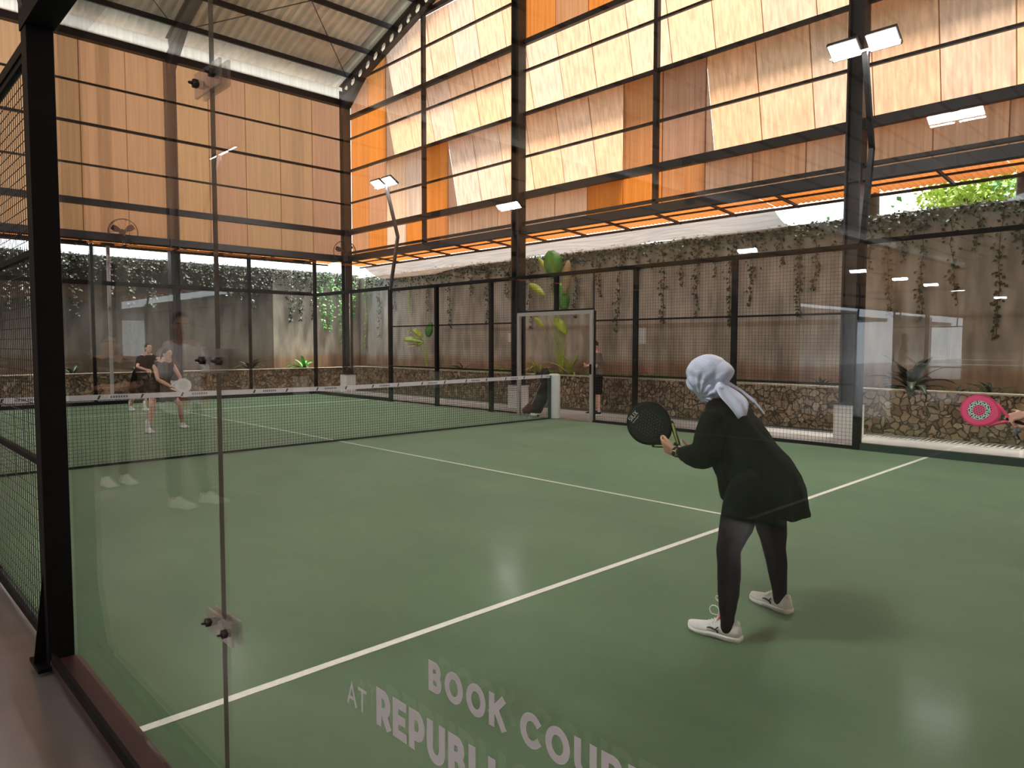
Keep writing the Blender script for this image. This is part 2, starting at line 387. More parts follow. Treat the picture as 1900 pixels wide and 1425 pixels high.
# ---- gable wall on the right: cladding sheets in rows, girts and mullions
def sheet(mb, p_in, y0, y1, z0, z1a, z1b, tilt, axis, pitch=.12, amp=.012):
    """one corrugated sheet; y runs along the wall, tilt pushes its bottom edge outward"""
    n = max(2, int(round((y1-y0)/pitch)))*4
    lo, hi = [], []
    for i in range(n+1):
        y = y0+(y1-y0)*i/n; k = i % 4
        a = (0, amp, amp, 0)[k]
        zt = z1a+(z1b-z1a)*i/n
        top = V((p_in+a, y, zt)) if axis == 'X' else V((y, p_in+a, zt))
        bot = V((p_in+a+tilt, y, z0)) if axis == 'X' else V((y, p_in+a+tilt, z0))
        lo.append(bot); hi.append(top)
    mid = [[l.lerp(h, q) for l, h in zip(lo, hi)] for q in (0, .5, 1)]
    mb.loft(mid, closed=False, caps=False, smooth=False)
wr = thing('wall_right', 'orange and tan translucent gable wall', None, (11.4, 0, 4.2), kind='structure'); del wr['label']
mo, mt, mg = MB(), MB(), MB()
rows = [(4.28, 5.06), (5.10, 6.98), (7.02, 8.62), (8.68, 10.55), (10.6, 12.5), (12.55, 14.7)]
step = .975
ys = [10.1-step*i for i in range(0, 32)]
for ri, (z0, z1) in enumerate(rows):
    for i, y in enumerate(ys):
        ya, yb = y, y-step-.02
        zt_a, zt_b = min(z1, roof_z(ya)-.1), min(z1, roof_z(yb)-.1)
        if min(zt_a, zt_b) < z0+.15: continue
        yc = (ya+yb)/2
        tilt, m_ = 0.0, mo
        if ri == 0:
            m_ = mt if (yc < 8.2 and yc > 6.9) or (yc < 5.4 and yc > .6) or yc < -2.6 else mo
        elif ri == 1:
            if yc > 5.6: m_ = mt if 6.3 < yc < 8.1 else mo
            elif yc > -.5: tilt, m_ = .40, mt
            elif yc > -2.5: m_ = mo
            else: tilt, m_ = .40, mt
        elif ri == 2:
            if yc > 8.0: m_ = mo
            else: tilt, m_ = .38, mt
        elif ri == 3:
            if yc > 8.3 or yc < 2.35: m_ = mo
            else: tilt, m_ = .38, mt
        z0e = z0-(.10 if tilt else 0)
        sheet(m_, 11.42+(.006 if i % 2 else 0), yb, ya, z0e, zt_b, zt_a, tilt, 'X')
        prev = getattr(sheet, 'pt', {}).get(ri, 0.0)
        if tilt != prev:      # closing gusset where a tilted run meets an upright sheet
            m_.add([V((11.42, ya, z0e)), V((11.42+max(tilt, prev), ya, z0e)), V((11.42, ya, zt_a))], [(0, 1, 2)])
        d_ = getattr(sheet, 'pt', {}); d_[ri] = tilt; sheet.pt = d_
mo.build('orange_cladding', clad_orange, wr); mt.build('tan_cladding', clad_tan, wr)
for z, h, d in ((5.08, .16, .12), (6.0, .05, .06), (7.0, .07, .08), (8.0, .05, .06), (8.65, .12, .1), (9.7, .05, .06), (10.6, .12, .1), (12.5, .12, .1)):
    ymax = 10.1 if z < 9.4 else 10.45-(z-9.4)/.325
    MB().box((11.40-d, -21, z-h/2), (11.40, ymax, z+h/2)).build('girt', dark_steel, wr)
MB().box((11.22, -21, 4.16), (11.40, 10.1, 4.34)).build('edge_beam', dark_steel, wr)
MB().box((11.30, -21, 4.40), (11.40, 10.1, 4.46)).build('edge_rail', dark_steel, wr)
for y in (6.2, -1.5, -9.3):
    MB().box((11.30, y-.045, 4.3), (11.41, y+.045, roof_z(y)-.3)).build('mullion', dark_steel, wr)

wb = thing('wall_back', None, None, (0, 10.42, 4.2), kind='structure')
mf = MB()
x = 11.3; k = 0
while x > XL:
    wdt = 1.05 if x > 1 else 2.1
    sheet(mf, 10.42+(.005 if k % 2 else 0), x-wdt-.02, x, 4.28, 9.3, 9.3, 0, 'Y', pitch=.15 if x > 1 else .3)
    x -= wdt; k += 1
mf.build('far_cladding', clad_far, wb)
for z, h, d in ((5.08, .16, .12), (6.0, .045, .06), (7.0, .06, .08), (8.0, .045, .06)):
    MB().box((XL, 10.40-d, z-h/2), (11.3, 10.40, z+h/2)).build('girt', dark_steel, wb)
MB().box((XL, 10.22, 4.16), (11.3, 10.40, 4.34)).build('edge_beam', dark_steel, wb)
MB().box((XL, 10.2, 9.02), (11.3, 10.40, 9.20)).build('eave_beam', dark_steel, wb)
MB().box((XL, 10.40, 9.26), (11.35, 10.44, 9.60)).build('eave_light_band', gutter_m, wb)  # made-up translucent board giving the gutter's bright band of light
MB().box((XL, 10.24, 9.40), (11.3, 10.36, 9.46)).build('eave_rail', dark_steel, wb) if False else None

# plain end wall far behind the photographer and the front wall over its opening
MB().box((XL-.1, YF, 0), (XL, YB, 12)).build('wall_left', cladding('dim end cladding', [(0, (.4, .25, .15)), (1, (.5, .3, .2))], .4))['kind'] = 'structure'
mfr = MB(); x = 11.3
while x > XL:
    sheet(mfr, -21.35, x-3.0, x, 4.28, 9.3, 9.3, 0, 'Y', pitch=.5); x -= 3.006
mfr.build('wall_front', clad_far)['kind'] = 'structure'

# ---- roof
cl = thing('ceiling', None, None, (0, 2, 10), kind='structure')
mr_ = MB()
def roof_half(ya, yb):
    n = int((XR+.4-XL)/.24)*4; a, b = [], []
    for i in range(n+1):
        xx = XL+(XR+.4-XL)*i/n; q = (0, .06, .06, 0)[i % 4]
        a.append(V((xx, ya, roof_z(ya)+.10+q))); b.append(V((xx, yb, roof_z(yb)+.10+q)))
    mr_.loft([a, b], closed=False, caps=False, smooth=False)
roof_half(10.75, RIDGE); roof_half(RIDGE, -21.6)
mr_.build('roof_sheets', zinc, cl)
for i in range(14):
    y = 9.82-1.15*i
    if y < RIDGE+.2: break
    z = roof_z(y)+.03
    MB().box((XL, y-.03, z-.07), (11.35, y+.03, z+.07)).build('purlin', dark_steel, cl)
for i in range(8):
    y = -7.0-2.0*i; z = roof_z(y)+.03
    MB().box((XL, y-.03, z-.07), (11.35, y+.03, z+.07)).build('purlin', dark_steel, cl)
for k_, xx in enumerate((3.6, 8.7)):
    MB().bar((xx-2.4, 9.8, roof_z(9.8)-.05), (xx+2.4, 5.2, roof_z(5.2)-.05), .02, .02).bar((xx+2.4, 9.8, roof_z(9.8)-.05), (xx-2.4, 5.2, roof_z(5.2)-.05), .02, .02).build('wind_brace', dark_steel, cl)

# ---- castellated rafters
def rafter(xc, label, holes=True):
    t = thing('roof_rafter', label, 'rafter', (xc, 10.2, 9.3))
    D = .42; o = -.05
    def pt(y, q): return V((xc, y, roof_z(y)+o-q))
    for nm, q in (('top_flange', 0.0), ('bottom_flange', D)):
        MB().bar(pt(10.3, q), pt(RIDGE, q), .18, .022).build(nm, dark_steel, t)
    wbm = MB(); L = .42; y = 10.25; hx = .006
    while y > (RIDGE+L if holes else 99):
        ya, yb = y, y-L; cy_ = (ya+yb)/2; R = .12
        cz = D/2; ring = [(cy_+R*math.cos(PI/6*0+PI/3*k2), cz+R*math.sin(PI/3*k2)) for k2 in range(6)]
        out = [(ya, cz), (ya, D), (yb, D), (yb, cz), (yb, 0), (ya, 0)]
        vs = []
        for sgn in (-hx, hx):
            for (yy, qq) in ring: p = pt(yy, qq); vs.append(V((xc+sgn, p.y, p.z)))
            for (yy, qq) in out: p = pt(yy, qq); vs.append(V((xc+sgn, p.y, p.z)))
        fs = []
        for k2 in range(6):
            k3 = (k2+1) % 6
            fs.append((k2, k3, 6+k3, 6+k2)); fs.append((12+k2, 18+k2, 18+k3, 12+k3)); fs.append((k2, 12+k2, 12+k3, k3))
        wbm.add(vs, fs); y -= L
    if not holes: wbm.bar(pt(10.3, D/2), pt(RIDGE, D/2), .012, D)
    wbm.build('web', dark_steel, t)
    # haunch plate against the column
    p0, p1 = pt(10.2, D), pt(8.9, D)
    MB().add([V((xc-.08, p0.y, p0.z)), V((xc+.08, p0.y, p0.z)), V((xc+.08, p1.y, p1.z)), V((xc-.08, p1.y, p1.z)), V((xc-.08, 10.2, p0.z-.55)), V((xc+.08, 10.2, p0.z-.55))],
             [(0, 1, 2, 3), (4, 3, 2, 5), (0, 4, 5, 1), (0, 3, 4), (1, 5, 2)]).build('haunch', dark_steel, t)
rafter(11.22, 'dark castellated steel rafter climbing along the top of the orange gable wall')
rafter(6.05, 'dark steel roof rafter above the middle column of the far wall', False)

# ---- columns with white pedestals
def column(name_loc, label, top, group=None, ped=True, rot=False, w_=.25):
    x_, y_ = name_loc
    t = thing('steel_column', label, 'column', (x_, y_, 0), group)
    h = w_/2
    mb = MB().box((x_-h, y_-h, .55), (x_+h, y_-h+.03, top)).box((x_-h, y_+h-.03, .55), (x_+h, y_+h, top)).box((x_-.02, y_-h+.03, .55), (x_+.02, y_+h-.03, top)) \
        if not rot else MB().box((x_-h, y_-h, .55), (x_-h+.03, y_+h, top)).box((x_+h-.03, y_-h, .55), (x_+h, y_+h, top)).box((x_-h+.03, y_-.02, .55), (x_+h-.03, y_+.02, top))
    mb.build('shaft', dark_steel, t)
    MB().box((x_-.2, y_-.2, .56), (x_+.2, y_+.2, .585)).build('base_plate', dark_steel, t)
    if ped: MB().box((x_-.18, y_-.18, -.02), (x_+.18, y_+.18, .56)).build('pedestal', ped_m, t, bevel=.01)
    return t
column((11.27, 10.2), 'dark steel column where far wall and gable wall meet', 9.5)
column((11.27, 2.36), 'dark steel column on white pedestal beside the net end', roof_z(2.36)-.4)
column((11.27, -5.42), 'dark steel column on white pedestal behind the near fence post', roof_z(-5.42)-.4)
column((6.05, 10.33), 'dark steel column in the middle of the far wall', 9.2, rot=True)
for x_ in (.8, -4.45, -9.7, -14.95):
    column((x_, 10.33), 'dark steel column of the far wall beyond the left post', 9.2, 'far wall columns left of the frame post', rot=True)

# ---- orange awnings under the walls
def awning(axis, a0, a1, inner, outer, zi, zo, label, stepw=1.95):
    t = thing('awning', label, 'awning', (inner, a1, zi) if axis == 'Y' else (a1, inner, zi))
    mb = MB(); a = a0
    def P(u, q, z): return V((q, u, z)) if axis == 'Y' else V((u, q, z))
    while a < a1-.2:
        b = min(a+stepw-.01, a1); n = int((b-a)/.1)*4; A, B = [], []
        for i in range(n+1):
            u = a+(b-a)*i/n; q = (0, .016, .016, 0)[i % 4]
            A.append(P(u, inner, zi+q)); B.append(P(u, outer, zo+q))
        mb.loft([A, B], closed=False, caps=False, smooth=False); a += stepw
    mb.build('roof_sheet', awn_m, t)
    a = a0+.2
    while a < a1:
        MB().bar(P(a, inner-.02, zi-.05), P(a, outer, zo-.05), .035, .05).build('bracket', dark_steel, t); a += 1.3
    MB().bar(P(a0, outer, zo-.04), P(a1, outer, zo-.04), .04, .05).build('front_rail', dark_steel, t)
    MB().bar(P(a0, (inner+outer)/2, (zi+zo)/2-.03), P(a1, (inner+outer)/2, (zi+zo)/2-.03), .03, .035).build('middle_rail', dark_steel, t)
    MB().bar(P(a0, inner+.02, zi-.04), P(a1, inner+.02, zi-.04), .04, .04).build('back_rail', dark_steel, t)
awning('Y', -21, 11.55, 11.44, 12.6, 4.30, 4.20, 'long orange awning running under the gable wall')
awning('X', -30, 11.4, 10.46, 11.6, 4.32, 4.20, 'orange awning running under the far wall')

# ---- garden walls
def rwall(name, a, b, m):
    o = MB().box(a, b).build(name, m); o['kind'] = 'structure'; return o
rwall('wall_garden_right', (13.6, -18, -.3), (13.9, 13.5, 3.98), rwall_m)
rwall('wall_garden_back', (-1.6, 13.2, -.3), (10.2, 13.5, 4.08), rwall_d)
rwall('wall_skyblock_front', (-70, -26.4, -.3), (14.5, -26, 6.0), rwall_d)  # unseen wall added to keep bright sky out of the glass reflections
rwall('wall_garden_far', (-62, 13.2, -.3), (-51, 13.5, 4.3), mat('pale grey plaster', (.42, .42, .42), .8, noise_amt=.15, nscale=1))
rwall('wall_garden_back', (-51, 13.2, -.3), (-1.6, 13.5, 5.2), rwall_d)  # unseen stretch, raised to block sky that the near glass would mirror
rwall('wall_garden_corner', (10.2, 13.2, -.3), (13.58, 13.5, 4.08), rwall_m)
rwall('wall_planter_right', (12.3, -18, -.3), (12.58, 11.62, .75), stone_m)
rwall('wall_planter_back', (-45, 11.62, -.3), (12.58, 11.9, .72), stone_m)
tag(MB().box((12.28, -18, .75), (12.60, 11.60, .775)).box((-45, 11.60, .72), (12.60, 11.92, .745)).build('trim_1', mat('pale coping', (.36, .30, .23), .8, noise_amt=.3, nscale=6)), kind='structure')
tag(MB().box((12.585, -17.9, -.1), (13.595, 13.19, .70)).box((-44.9, 11.905, -.1), (12.585, 13.19, .67)).build('planter_soil', soil), 'dark planting soil filling the raised bed behind the stone walls', 'soil', kind='stuff')
tag(MB().box((-70, 13.5, 3.6), (40, 60, 3.9)).box((13.9, -40, 3.6), (40, 13.5, 3.9)).build('floor_hill', mat('outside ground', (.16, .15, .14), .95, noise_amt=.4, nscale=1)), kind='structure')

# ---- drain grate beside the right glass
t = thing('drain_grate', 'dark slotted drain grate running beside the planter wall', 'grate', (12.0, -8, 0))
MB().box((11.73, -16, -.02), (12.29, 11.58, -.012)).build('channel', mat('drain channel', (.03, .03, .03), .8), t)
g = MB(); y = -10.5
while y < -5.2:
    g.box((11.80, y, -.012), (12.22, y+.03, -.002)); y += .075
g.box((11.74, -10.5, -.012), (11.80, -5.2, 0)).box((12.22, -10.5, -.012), (12.285, -5.2, 0))
g.build('bars', grey_steel, t)

# ---- shade net strung from the awning to the garden wall
rings = []
nY = 60
for i in range(nY+1):
    y = -3.4+(11.3+3.4)*i/nY; r_ = []
    for j in range(7):
        q = j/6; sag = -.10*math.sin(PI*q)*(1+.6*math.sin(y*1.7))-.05*q*abs(math.sin(y*.8))
        zz = 4.19+(4.0-4.19)*q+sag
        if y > 6.5: zz -= .16*q*min(1, (y-6.5)/2)
        r_.append(V((12.58+(13.585-12.58)*q, y, zz)))
    rings.append(r_)
o = MB().loft(rings, closed=False, caps=False).build('shade_net', shade_m)
tag(o, 'pale shade net stretched between the orange awning and the garden wall', 'shade net')
# net edge rope
tag(MB().tube([V((13.57, -3.4+14.7*i/40, 3.97-.05*abs(math.sin(i*.9)))) for i in range(41)], .012, 5).build('net_rope', cloth_w), 'pale rope along the lower edge of the shade net', 'rope')
# ================================================================== COURT ENCLOSURE
def post(x, y, z0, z1, label, w_=.08, group=None, plate=True, m=black):
    t = thing('fence_post', label, 'post', (x, y, max(z0, 0)), group)
    MB().box((x-w_/2, y-w_/2, z0+(.012 if plate else 0)), (x+w_/2, y+w_/2, z1)).build('shaft', m, t)
    if plate:
        MB().box((x-.055, y-.055, .0), (x+.055, y+.055, .012)).build('foot_plate', m, t)
    return t
XP = 10.06
post(XP, -6, 0, 3.02, 'thick black fence post where mesh gives way to glass on the right side', .10)
post(XP, -4, 0, 2.98, 'black fence post on the right side behind the hooded player')
post(XP, -2, 0, 2.98, 'black fence post just right of the man waiting at the gate')
post(XP, 0, 2.22, 2.96, 'short black post standing on the lintel of the side gate', plate=False)
post(XP, 2, 0, 2.96, 'black fence post just left of the column beside the net end')
post(XP, 4, 0, 2.96, 'black fence post second from the far right corner glass')
post(XP, 6, 0, 2.98, 'black fence post carrying the far bent floodlight pole', .09)
post(XP, 10.06, 0, 4.1, 'tall black post at the far right corner of the court', .09)
for x_, l_ in ((8, 'first'), (6, 'second'), (4, 'third'), (2, 'fourth')):
    post(x_, 10.06, 0, 4.1, 'tall black post of the far end wall, %s left of the corner post' % l_, .07, 'far end wall posts')

def wire_panel(axis, c, a0, a1, z0, z1, label, group=None, rails=(), cell=.055, tk=.0031, parent=None):
    """welded mesh infill on a thin frame"""
    t = parent or thing('mesh_fence', label, 'fence panel', (c, (a0+a1)/2, z0) if axis == 'X' else ((a0+a1)/2, c, z0), group)
    def B(mb, p, q, w_):
        lo = (c-w_/2, p[0], p[1]) if axis == 'X' else (p[0], c-w_/2, p[1])
        hi = (c+w_/2, q[0], q[1]) if axis == 'X' else (q[0], c+w_/2, q[1])
        mb.box(lo, hi)
    m1 = MB(); n = int((a1-a0)/cell)
    for i in range(1, n): a = a0+(a1-a0)*i/n; B(m1, (a-tk/2, z0), (a+tk/2, z1), tk)
    n = int((z1-z0)/cell)
    for i in range(1, n): z = z0+(z1-z0)*i/n; B(m1, (a0, z-tk/2), (a1, z+tk/2), tk)
    m1.build('wire_mesh', wire_m, t)
    f = MB(); r = .03
    for z in (z0, z1-r): B(f, (a0, z), (a1, z+r), r)
    for a in (a0, a1-.012): B(f, (a, z0), (a+.012, z1), .012)
    for z in rails: B(f, (a0, z-r/2), (a1, z+r/2), r)
    f.build('frame_rail', black, t)
    return t
nm = ['nearest the glass on the right side', 'behind the hooded player on the right side', None, None, 'left of the net end on the right side', 'third from the far corner on the right side']
for (a0, a1, lb) in ((-5.95, -4.04, 'black wire mesh panel next to the right glass, white pedestal behind it'),
                     (-3.96, -2.04, 'black wire mesh panel between hooded player and round black racket'),
                     (2.04, 3.96, 'black wire mesh panel seen just left of the column beside the net end'),
                     (4.04, 5.96, 'black wire mesh panel beside the far bent floodlight pole')):
    wire_panel('X', XP, a0, a1, .02, 2.96, lb, rails=(.95, 2.0))
wire_panel('X', XP, -1.96, -1.0, .02, 2.96, 'narrow black wire mesh panel in front of the waiting man', rails=(.93, 2.0))
wire_panel('X', XP, 1.14, 1.96, .02, 2.96, 'narrow black wire mesh panel left of the open side gate', rails=(.95, 2.0))
wire_panel('X', XP, -.98, -.05, 2.22, 2.96, 'small mesh panel over the gate, right of the short post')
wire_panel('X', XP, .05, 1.12, 2.22, 2.96, 'small mesh panel over the gate, left of the short post')
# gate surround
t = thing('gate_frame', 'pale grey frame of the open side gate beside the net post', 'gate', (XP, .07, 0))
MB().box((XP-.035, 1.06, 0), (XP+.035, 1.13, 2.14)).build('jamb', grey_steel, t)
MB().box((XP-.035, -.98, 0), (XP+.035, -.92, 2.14)).build('jamb', grey_steel, t)
MB().box((XP-.03, -.98, 2.14), (XP+.03, 1.13, 2.215)).build('lintel', grey_steel, t)
MB().box((XP+.036, -1.0, .0), (XP+.06, -.90, 2.2)).build('edge_strip', black, t); MB().box((XP+.036, 1.02, .9), (XP+.06, 1.07, 2.1)).build('edge_strip', black, t)
MB().box((XP-.055, -.97, .95), (XP-.035, -.93, 1.15)).build('latch', black, t)

# top rails
def rail(p0, p1, w_, label, m=black):
    return tag(MB().bar(p0, p1, w_, w_).build('top_rail', m), label, 'rail')
rail((XP, -10, 3.02), (XP, -6.06, 3.02), .06, 'black rail along the top of the right near glass')
rail((XP, 6.05, 3.03), (XP, 10.0, 3.03), .09, 'black rail along the top of the far right corner glass')
rail((-2.0, 10.06, 3.04), (10.0, 10.06, 3.04), .07, 'black rail across the far end wall above its glass')
rail((-2.0, 10.06, 4.05), (10.0, 10.06, 4.05), .04, 'thin black rail along the very top of the far end wall')
rail((XP, -5.95, 2.985), (XP, 5.95, 2.985), .05, 'black rail capping the right side mesh fence')

# glass on the far side
def pane(name, a, b, label, m=glass_far, group=None):
    return tag(MB().box(a, b).build(name, m), label, 'glass panel', group)
for y0, y1, w_ in ((-10, -8.02, 'farther from'), (-7.98, -6.06, 'next to')):
    pane('glass_wall', (XP-.006, y0, .1), (XP+.006, y1, 2.98), 'clear glass panel of the right side %s the thick black post' % w_)
pane('glass_wall', (XP-.006, 6.06, .1), (XP+.006, 7.98, 2.98), 'clear far corner glass panel beside the bent light pole')
pane('glass_wall', (XP-.006, 8.02, .1), (XP+.006, 9.98, 2.98), 'clear far corner glass panel beside the tall corner post')
for x_, l_ in ((0, 'fifth'), (2, 'fourth'), (4, 'third'), (6, 'second'), (8, 'first')):
    pane('glass_wall', (x_+.05, 10.054, .1), (x_+1.95, 10.066, 2.99), 'clear glass panel of the far end wall, %s left of the tall corner post' % l_, group='far end wall glass')
    wire_panel('Y', 10.06, x_+.05, x_+1.95, 3.08, 4.03, 'short mesh panel above the far end glass, %s left of the corner post' % l_, 'mesh above the far end glass')
base = MB().box((XP-.05, -10, 0), (XP+.05, -6.06, .1)).build('base_channel', mat('dark green channel', (.012, .035, .028), .5))
tag(base, 'dark base channel under the right near glass', 'base channel')
tag(MB().box((XP-.04, 6.06, 0), (XP+.04, 10, .09)).build('base_channel', black), 'black base channel under the far right corner glass', 'base channel')
tag(MB().box((0, 10.02, 0), (10, 10.1, .09)).build('base_channel', black), 'black base channel across the far end of the court', 'base channel')
tag(MB().box((XP-.018, -6.0, 0), (XP+.018, -.99, .02)).build('base_channel', black), 'thin black sill under the right side mesh', 'base channel')

# ---- near left side: big post, glass, mesh
t = thing('fence_post', 'big black post at the left edge of the photo, nearest the camera', 'post', (-.06, -6, 0))
MB().box((-.115, -6.06, .0), (-.005, -5.945, 3.0)).build('shaft', black, t, bevel=.004)
MB().box((-.165, -6.10, .0), (.0, -5.90, .018)).build('foot_plate', black, t)
MB().add([V((-.165, -6.0, .018)), V((-.115, -6.0, .45)), V((-.115, -6.0, .018)), V((-.165, -5.99, .018)), V((-.115, -5.99, .45)), V((-.115, -5.99, .018))],
         [(0, 1, 2), (5, 4, 3), (0, 3, 4, 1), (1, 4, 5, 2), (2, 5, 3, 0)]).build('gusset', black, t)
rail((-.06, -10, 3.06), (-.06, -5.94, 3.06), .12, 'heavy black rail over the near glass at top left')
t = thing('base_channel', 'dark maroon base channel under the near glass', 'base channel', (-.05, -8, 0))
MB().box((-.11, -10, 0), (.012, -6.06, .035)).build('bottom_plate', maroon, t)
MB().box((-.11, -10, .035), (-.095, -6.10, .085)).build('outer_lip', black, t)
GL = []
for y0, y1, lb in ((-7.888, -6.062, 'tall glass panel beside the big black post, reflecting two bystanders'),
                   (-9.97, -7.8915, 'wide glass panel in front of the camera carrying white lettering')):
    GL.append(pane('glass_wall', (-.006, y0, .037), (.006, y1, 2.995), lb, glass_m))
for g_, ye in ((GL[0], (-7.8888, -7.888)), (GL[1], (-7.8915, -7.8907))):
    MB().box((-.0062, ye[0], .037), (.0062, ye[1], 2.995)).build('glass_edge', mat('polished glass edge', (.17, .16, .13), .3), g_)
for z, lb in ((2.30, 'clear clamp high on the glass seam'), (1.5, 'clear clamp at middle height of the glass seam'), (.71, 'clear clamp low on the glass seam')):
    c = thing('glass_clamp', lb+' with two dark bolts', 'clamp', (-.02, -7.89, z))
    dz = {2.30: .045, 1.5: .0, .71: -.012}[z]
    yA, yB = -7.83, -7.95
    MB().bar((-.012, yA+.03, z), (-.012, yB-.03, z), .008, .07).build('front_plate', clear_pl, c)
    MB().bar((.012, yA+.03, z), (.012, yB-.03, z), .008, .07).build('rear_plate', clear_pl, c)
    for yy in (yA, yB):
        b = MB().tube([(-.042, yy, z), (-.018, yy, z)], [.004, .006], 10).tube([(-.032, yy, z), (-.018, yy, z)], [.013, .013], 6, caps=False).build('bolt', mat('dark bolt steel', (.07, .065, .07), .3, .8), c)
# left side mesh seen edge-on past the post
for i, (a0, a1) in enumerate(((-5.92, -4.04), (-3.96, -2.04), (2.04, 3.96), (4.04, 5.96))):
    wire_panel('X', -.06, a0, a1, .02, 2.96, ('wire mesh panel squeezed between photo edge and big black post', 'second mesh panel past the big black post', 'mesh panel of the left side beyond the net', 'last mesh panel of the left side')[i], rails=(.95, 2.0), cell=.055)
for y_, l_ in ((-4, 'left side fence post nearest the big black post'), (-2, 'left side fence post before the net'), (2, 'left side fence post past the net'), (4, 'left side fence post near its far end'), (6, 'left side fence post at the far glass')):
    post(-.06, y_, 0, 2.98, l_)
rail((-.06, -5.93, 2.985), (-.06, 6, 2.985), .05, 'black rail capping the left side mesh fence')

# ---- lettering on the glass, cut as strokes
def glyph(ch):
    a = lambda cx, cy, rx, ry, t0, t1, n=20: [(cx+rx*math.cos(math.radians(t0+(t1-t0)*i/n)), cy+ry*math.sin(math.radians(t0+(t1-t0)*i/n))) for i in range(n+1)]
    G = {
     'B': ([[(0, 0), (0, 1)], [(0, 1), (.30, 1)]+a(.32, .76, .22, .24, 90, -90)+[(0, .52)], [(.30, .52)]+a(.34, .26, .25, .26, 90, -90)+[(0, 0)]], .62),
     'O': ([a(.47, .5, .45, .5, 0, 360, 40)], .94), 'C': ([a(.47, .5, .45, .5, 48, 312, 34)], .84),
     'K': ([[(0, 0), (0, 1)], [(.62, 1), (.02, .40)], [(.24, .62), (.66, 0)]], .66),
     'U': ([[(0, 1), (0, .36)]+a(.36, .36, .36, .36, 180, 360)+[(.72, 1)]], .74),
     'R': ([[(0, 0), (0, 1)], [(0, 1), (.32, 1)]+a(.34, .69, .28, .31, 90, -90)+[(0, .38)], [(.34, .38), (.62, 0)]], .64),
     'T': ([[(0, 1), (.68, 1)], [(.34, 0), (.34, 1)]], .68), 'A': ([[(0, 0), (.40, 1), (.80, 0)], [(.14, .30), (.66, .30)]], .80),
     'E': ([[(.54, 1), (0, 1), (0, 0), (.56, 0)], [(0, .5), (.48, .5)]], .56),
     'P': ([[(0, 0), (0, 1)], [(0, 1), (.32, 1)]+a(.34, .66, .29, .34, 90, -90)+[(0, .32)]], .62),
     'L': ([[(0, 1), (0, 0), (.5, 0)]], .5), 'I': ([[(0, 0), (0, 1)]], .0),
     'S': ([a(.28, .75, .26, .25, 40, 270, 14)+a(.28, .25, .26, .25, 90, -140, 14)], .56), 'X': ([[(0, 0), (.6, 1)], [(0, 1), (.6, 0)]], .6)}
    return G[ch]
def letters(text, place, h, wt, gap, wmul=1.0, name='letter', m=None, parent=None, thick=.0006):
    """place(u, v) -> point, normal direction vector n; each letter is one mesh"""
    u = 0
    for ch in text:
        if ch == ' ': u += h*.45; continue
        strokes, wd = glyph(ch); mb = MB(); hw = wt/2; ih = h-wt
        for si, s_ in enumerate(strokes):
            pts = [(u+hw+p*ih*wmul, hw+q*ih) for p, q in s_]
            L_, R_ = [], []
            closed = (abs(pts[0][0]-pts[-1][0]) < 1e-6 and abs(pts[0][1]-pts[-1][1]) < 1e-6)
            N_ = len(pts)
            for i, (px_, py_) in enumerate(pts):
                pa = pts[i-1] if i else (pts[-2] if closed else pts[0]); pb = pts[i+1] if i < N_-1 else (pts[1] if closed else pts[-1])
                d1 = V((px_-pa[0], py_-pa[1])); d2 = V((pb[0]-px_, pb[1]-py_))
                d1 = d1.normalized() if d1.length > 1e-9 else None; d2 = d2.normalized() if d2.length > 1e-9 else None
                if d1 is None: d1 = d2
                if d2 is None: d2 = d1
                n1 = V((-d1.y, d1.x)); n2 = V((-d2.y, d2.x)); nn = (n1+n2); nn = nn.normalized() if nn.length > .2 else n1
                k = hw/max(.45, nn.dot(n1))
                ext = V((0, 0))
                if not closed and i == 0: ext = -d2*hw*.999
                if not closed and i == N_-1: ext = d1*hw*.999
                L_.append((px_+nn.x*k+ext.x, py_+nn.y*k+ext.y)); R_.append((px_-nn.x*k+ext.x, py_-nn.y*k+ext.y))
            z_ = si*.00008
            top = [[place(*l, thick+z_), place(*r, thick+z_)] for l, r in zip(L_, R_)]
            bot = [[place(*l, 0), place(*r, 0)] for l, r in zip(L_, R_)]
            mb.loft([[b_[0], t_[0], t_[1], b_[1]] for b_, t_ in zip(bot, top)], closed=True, caps=not closed, smooth=False)
        mb.build(name, m or letter_m, parent)
        u += wd*ih*wmul+wt+gap
    return u
def glass_place(y0, z0): return lambda u, v, d: V((-.0062-d, y0-u, z0+v))
tx = thing('glass_lettering', 'two lines of pale capital lettering stuck on the near glass', 'lettering', (-.007, -9.0, .85))
letters('BOOK COURT', glass_place(-8.900, .880), .060, .0135, .0085, .93, parent=tx)
letters('AT', glass_place(-8.597, .742), .052, .0065, .006, .9, parent=tx)
letters('REPUBLIC', glass_place(-8.716, .739), .082, .0185, .0085, .83, parent=tx)

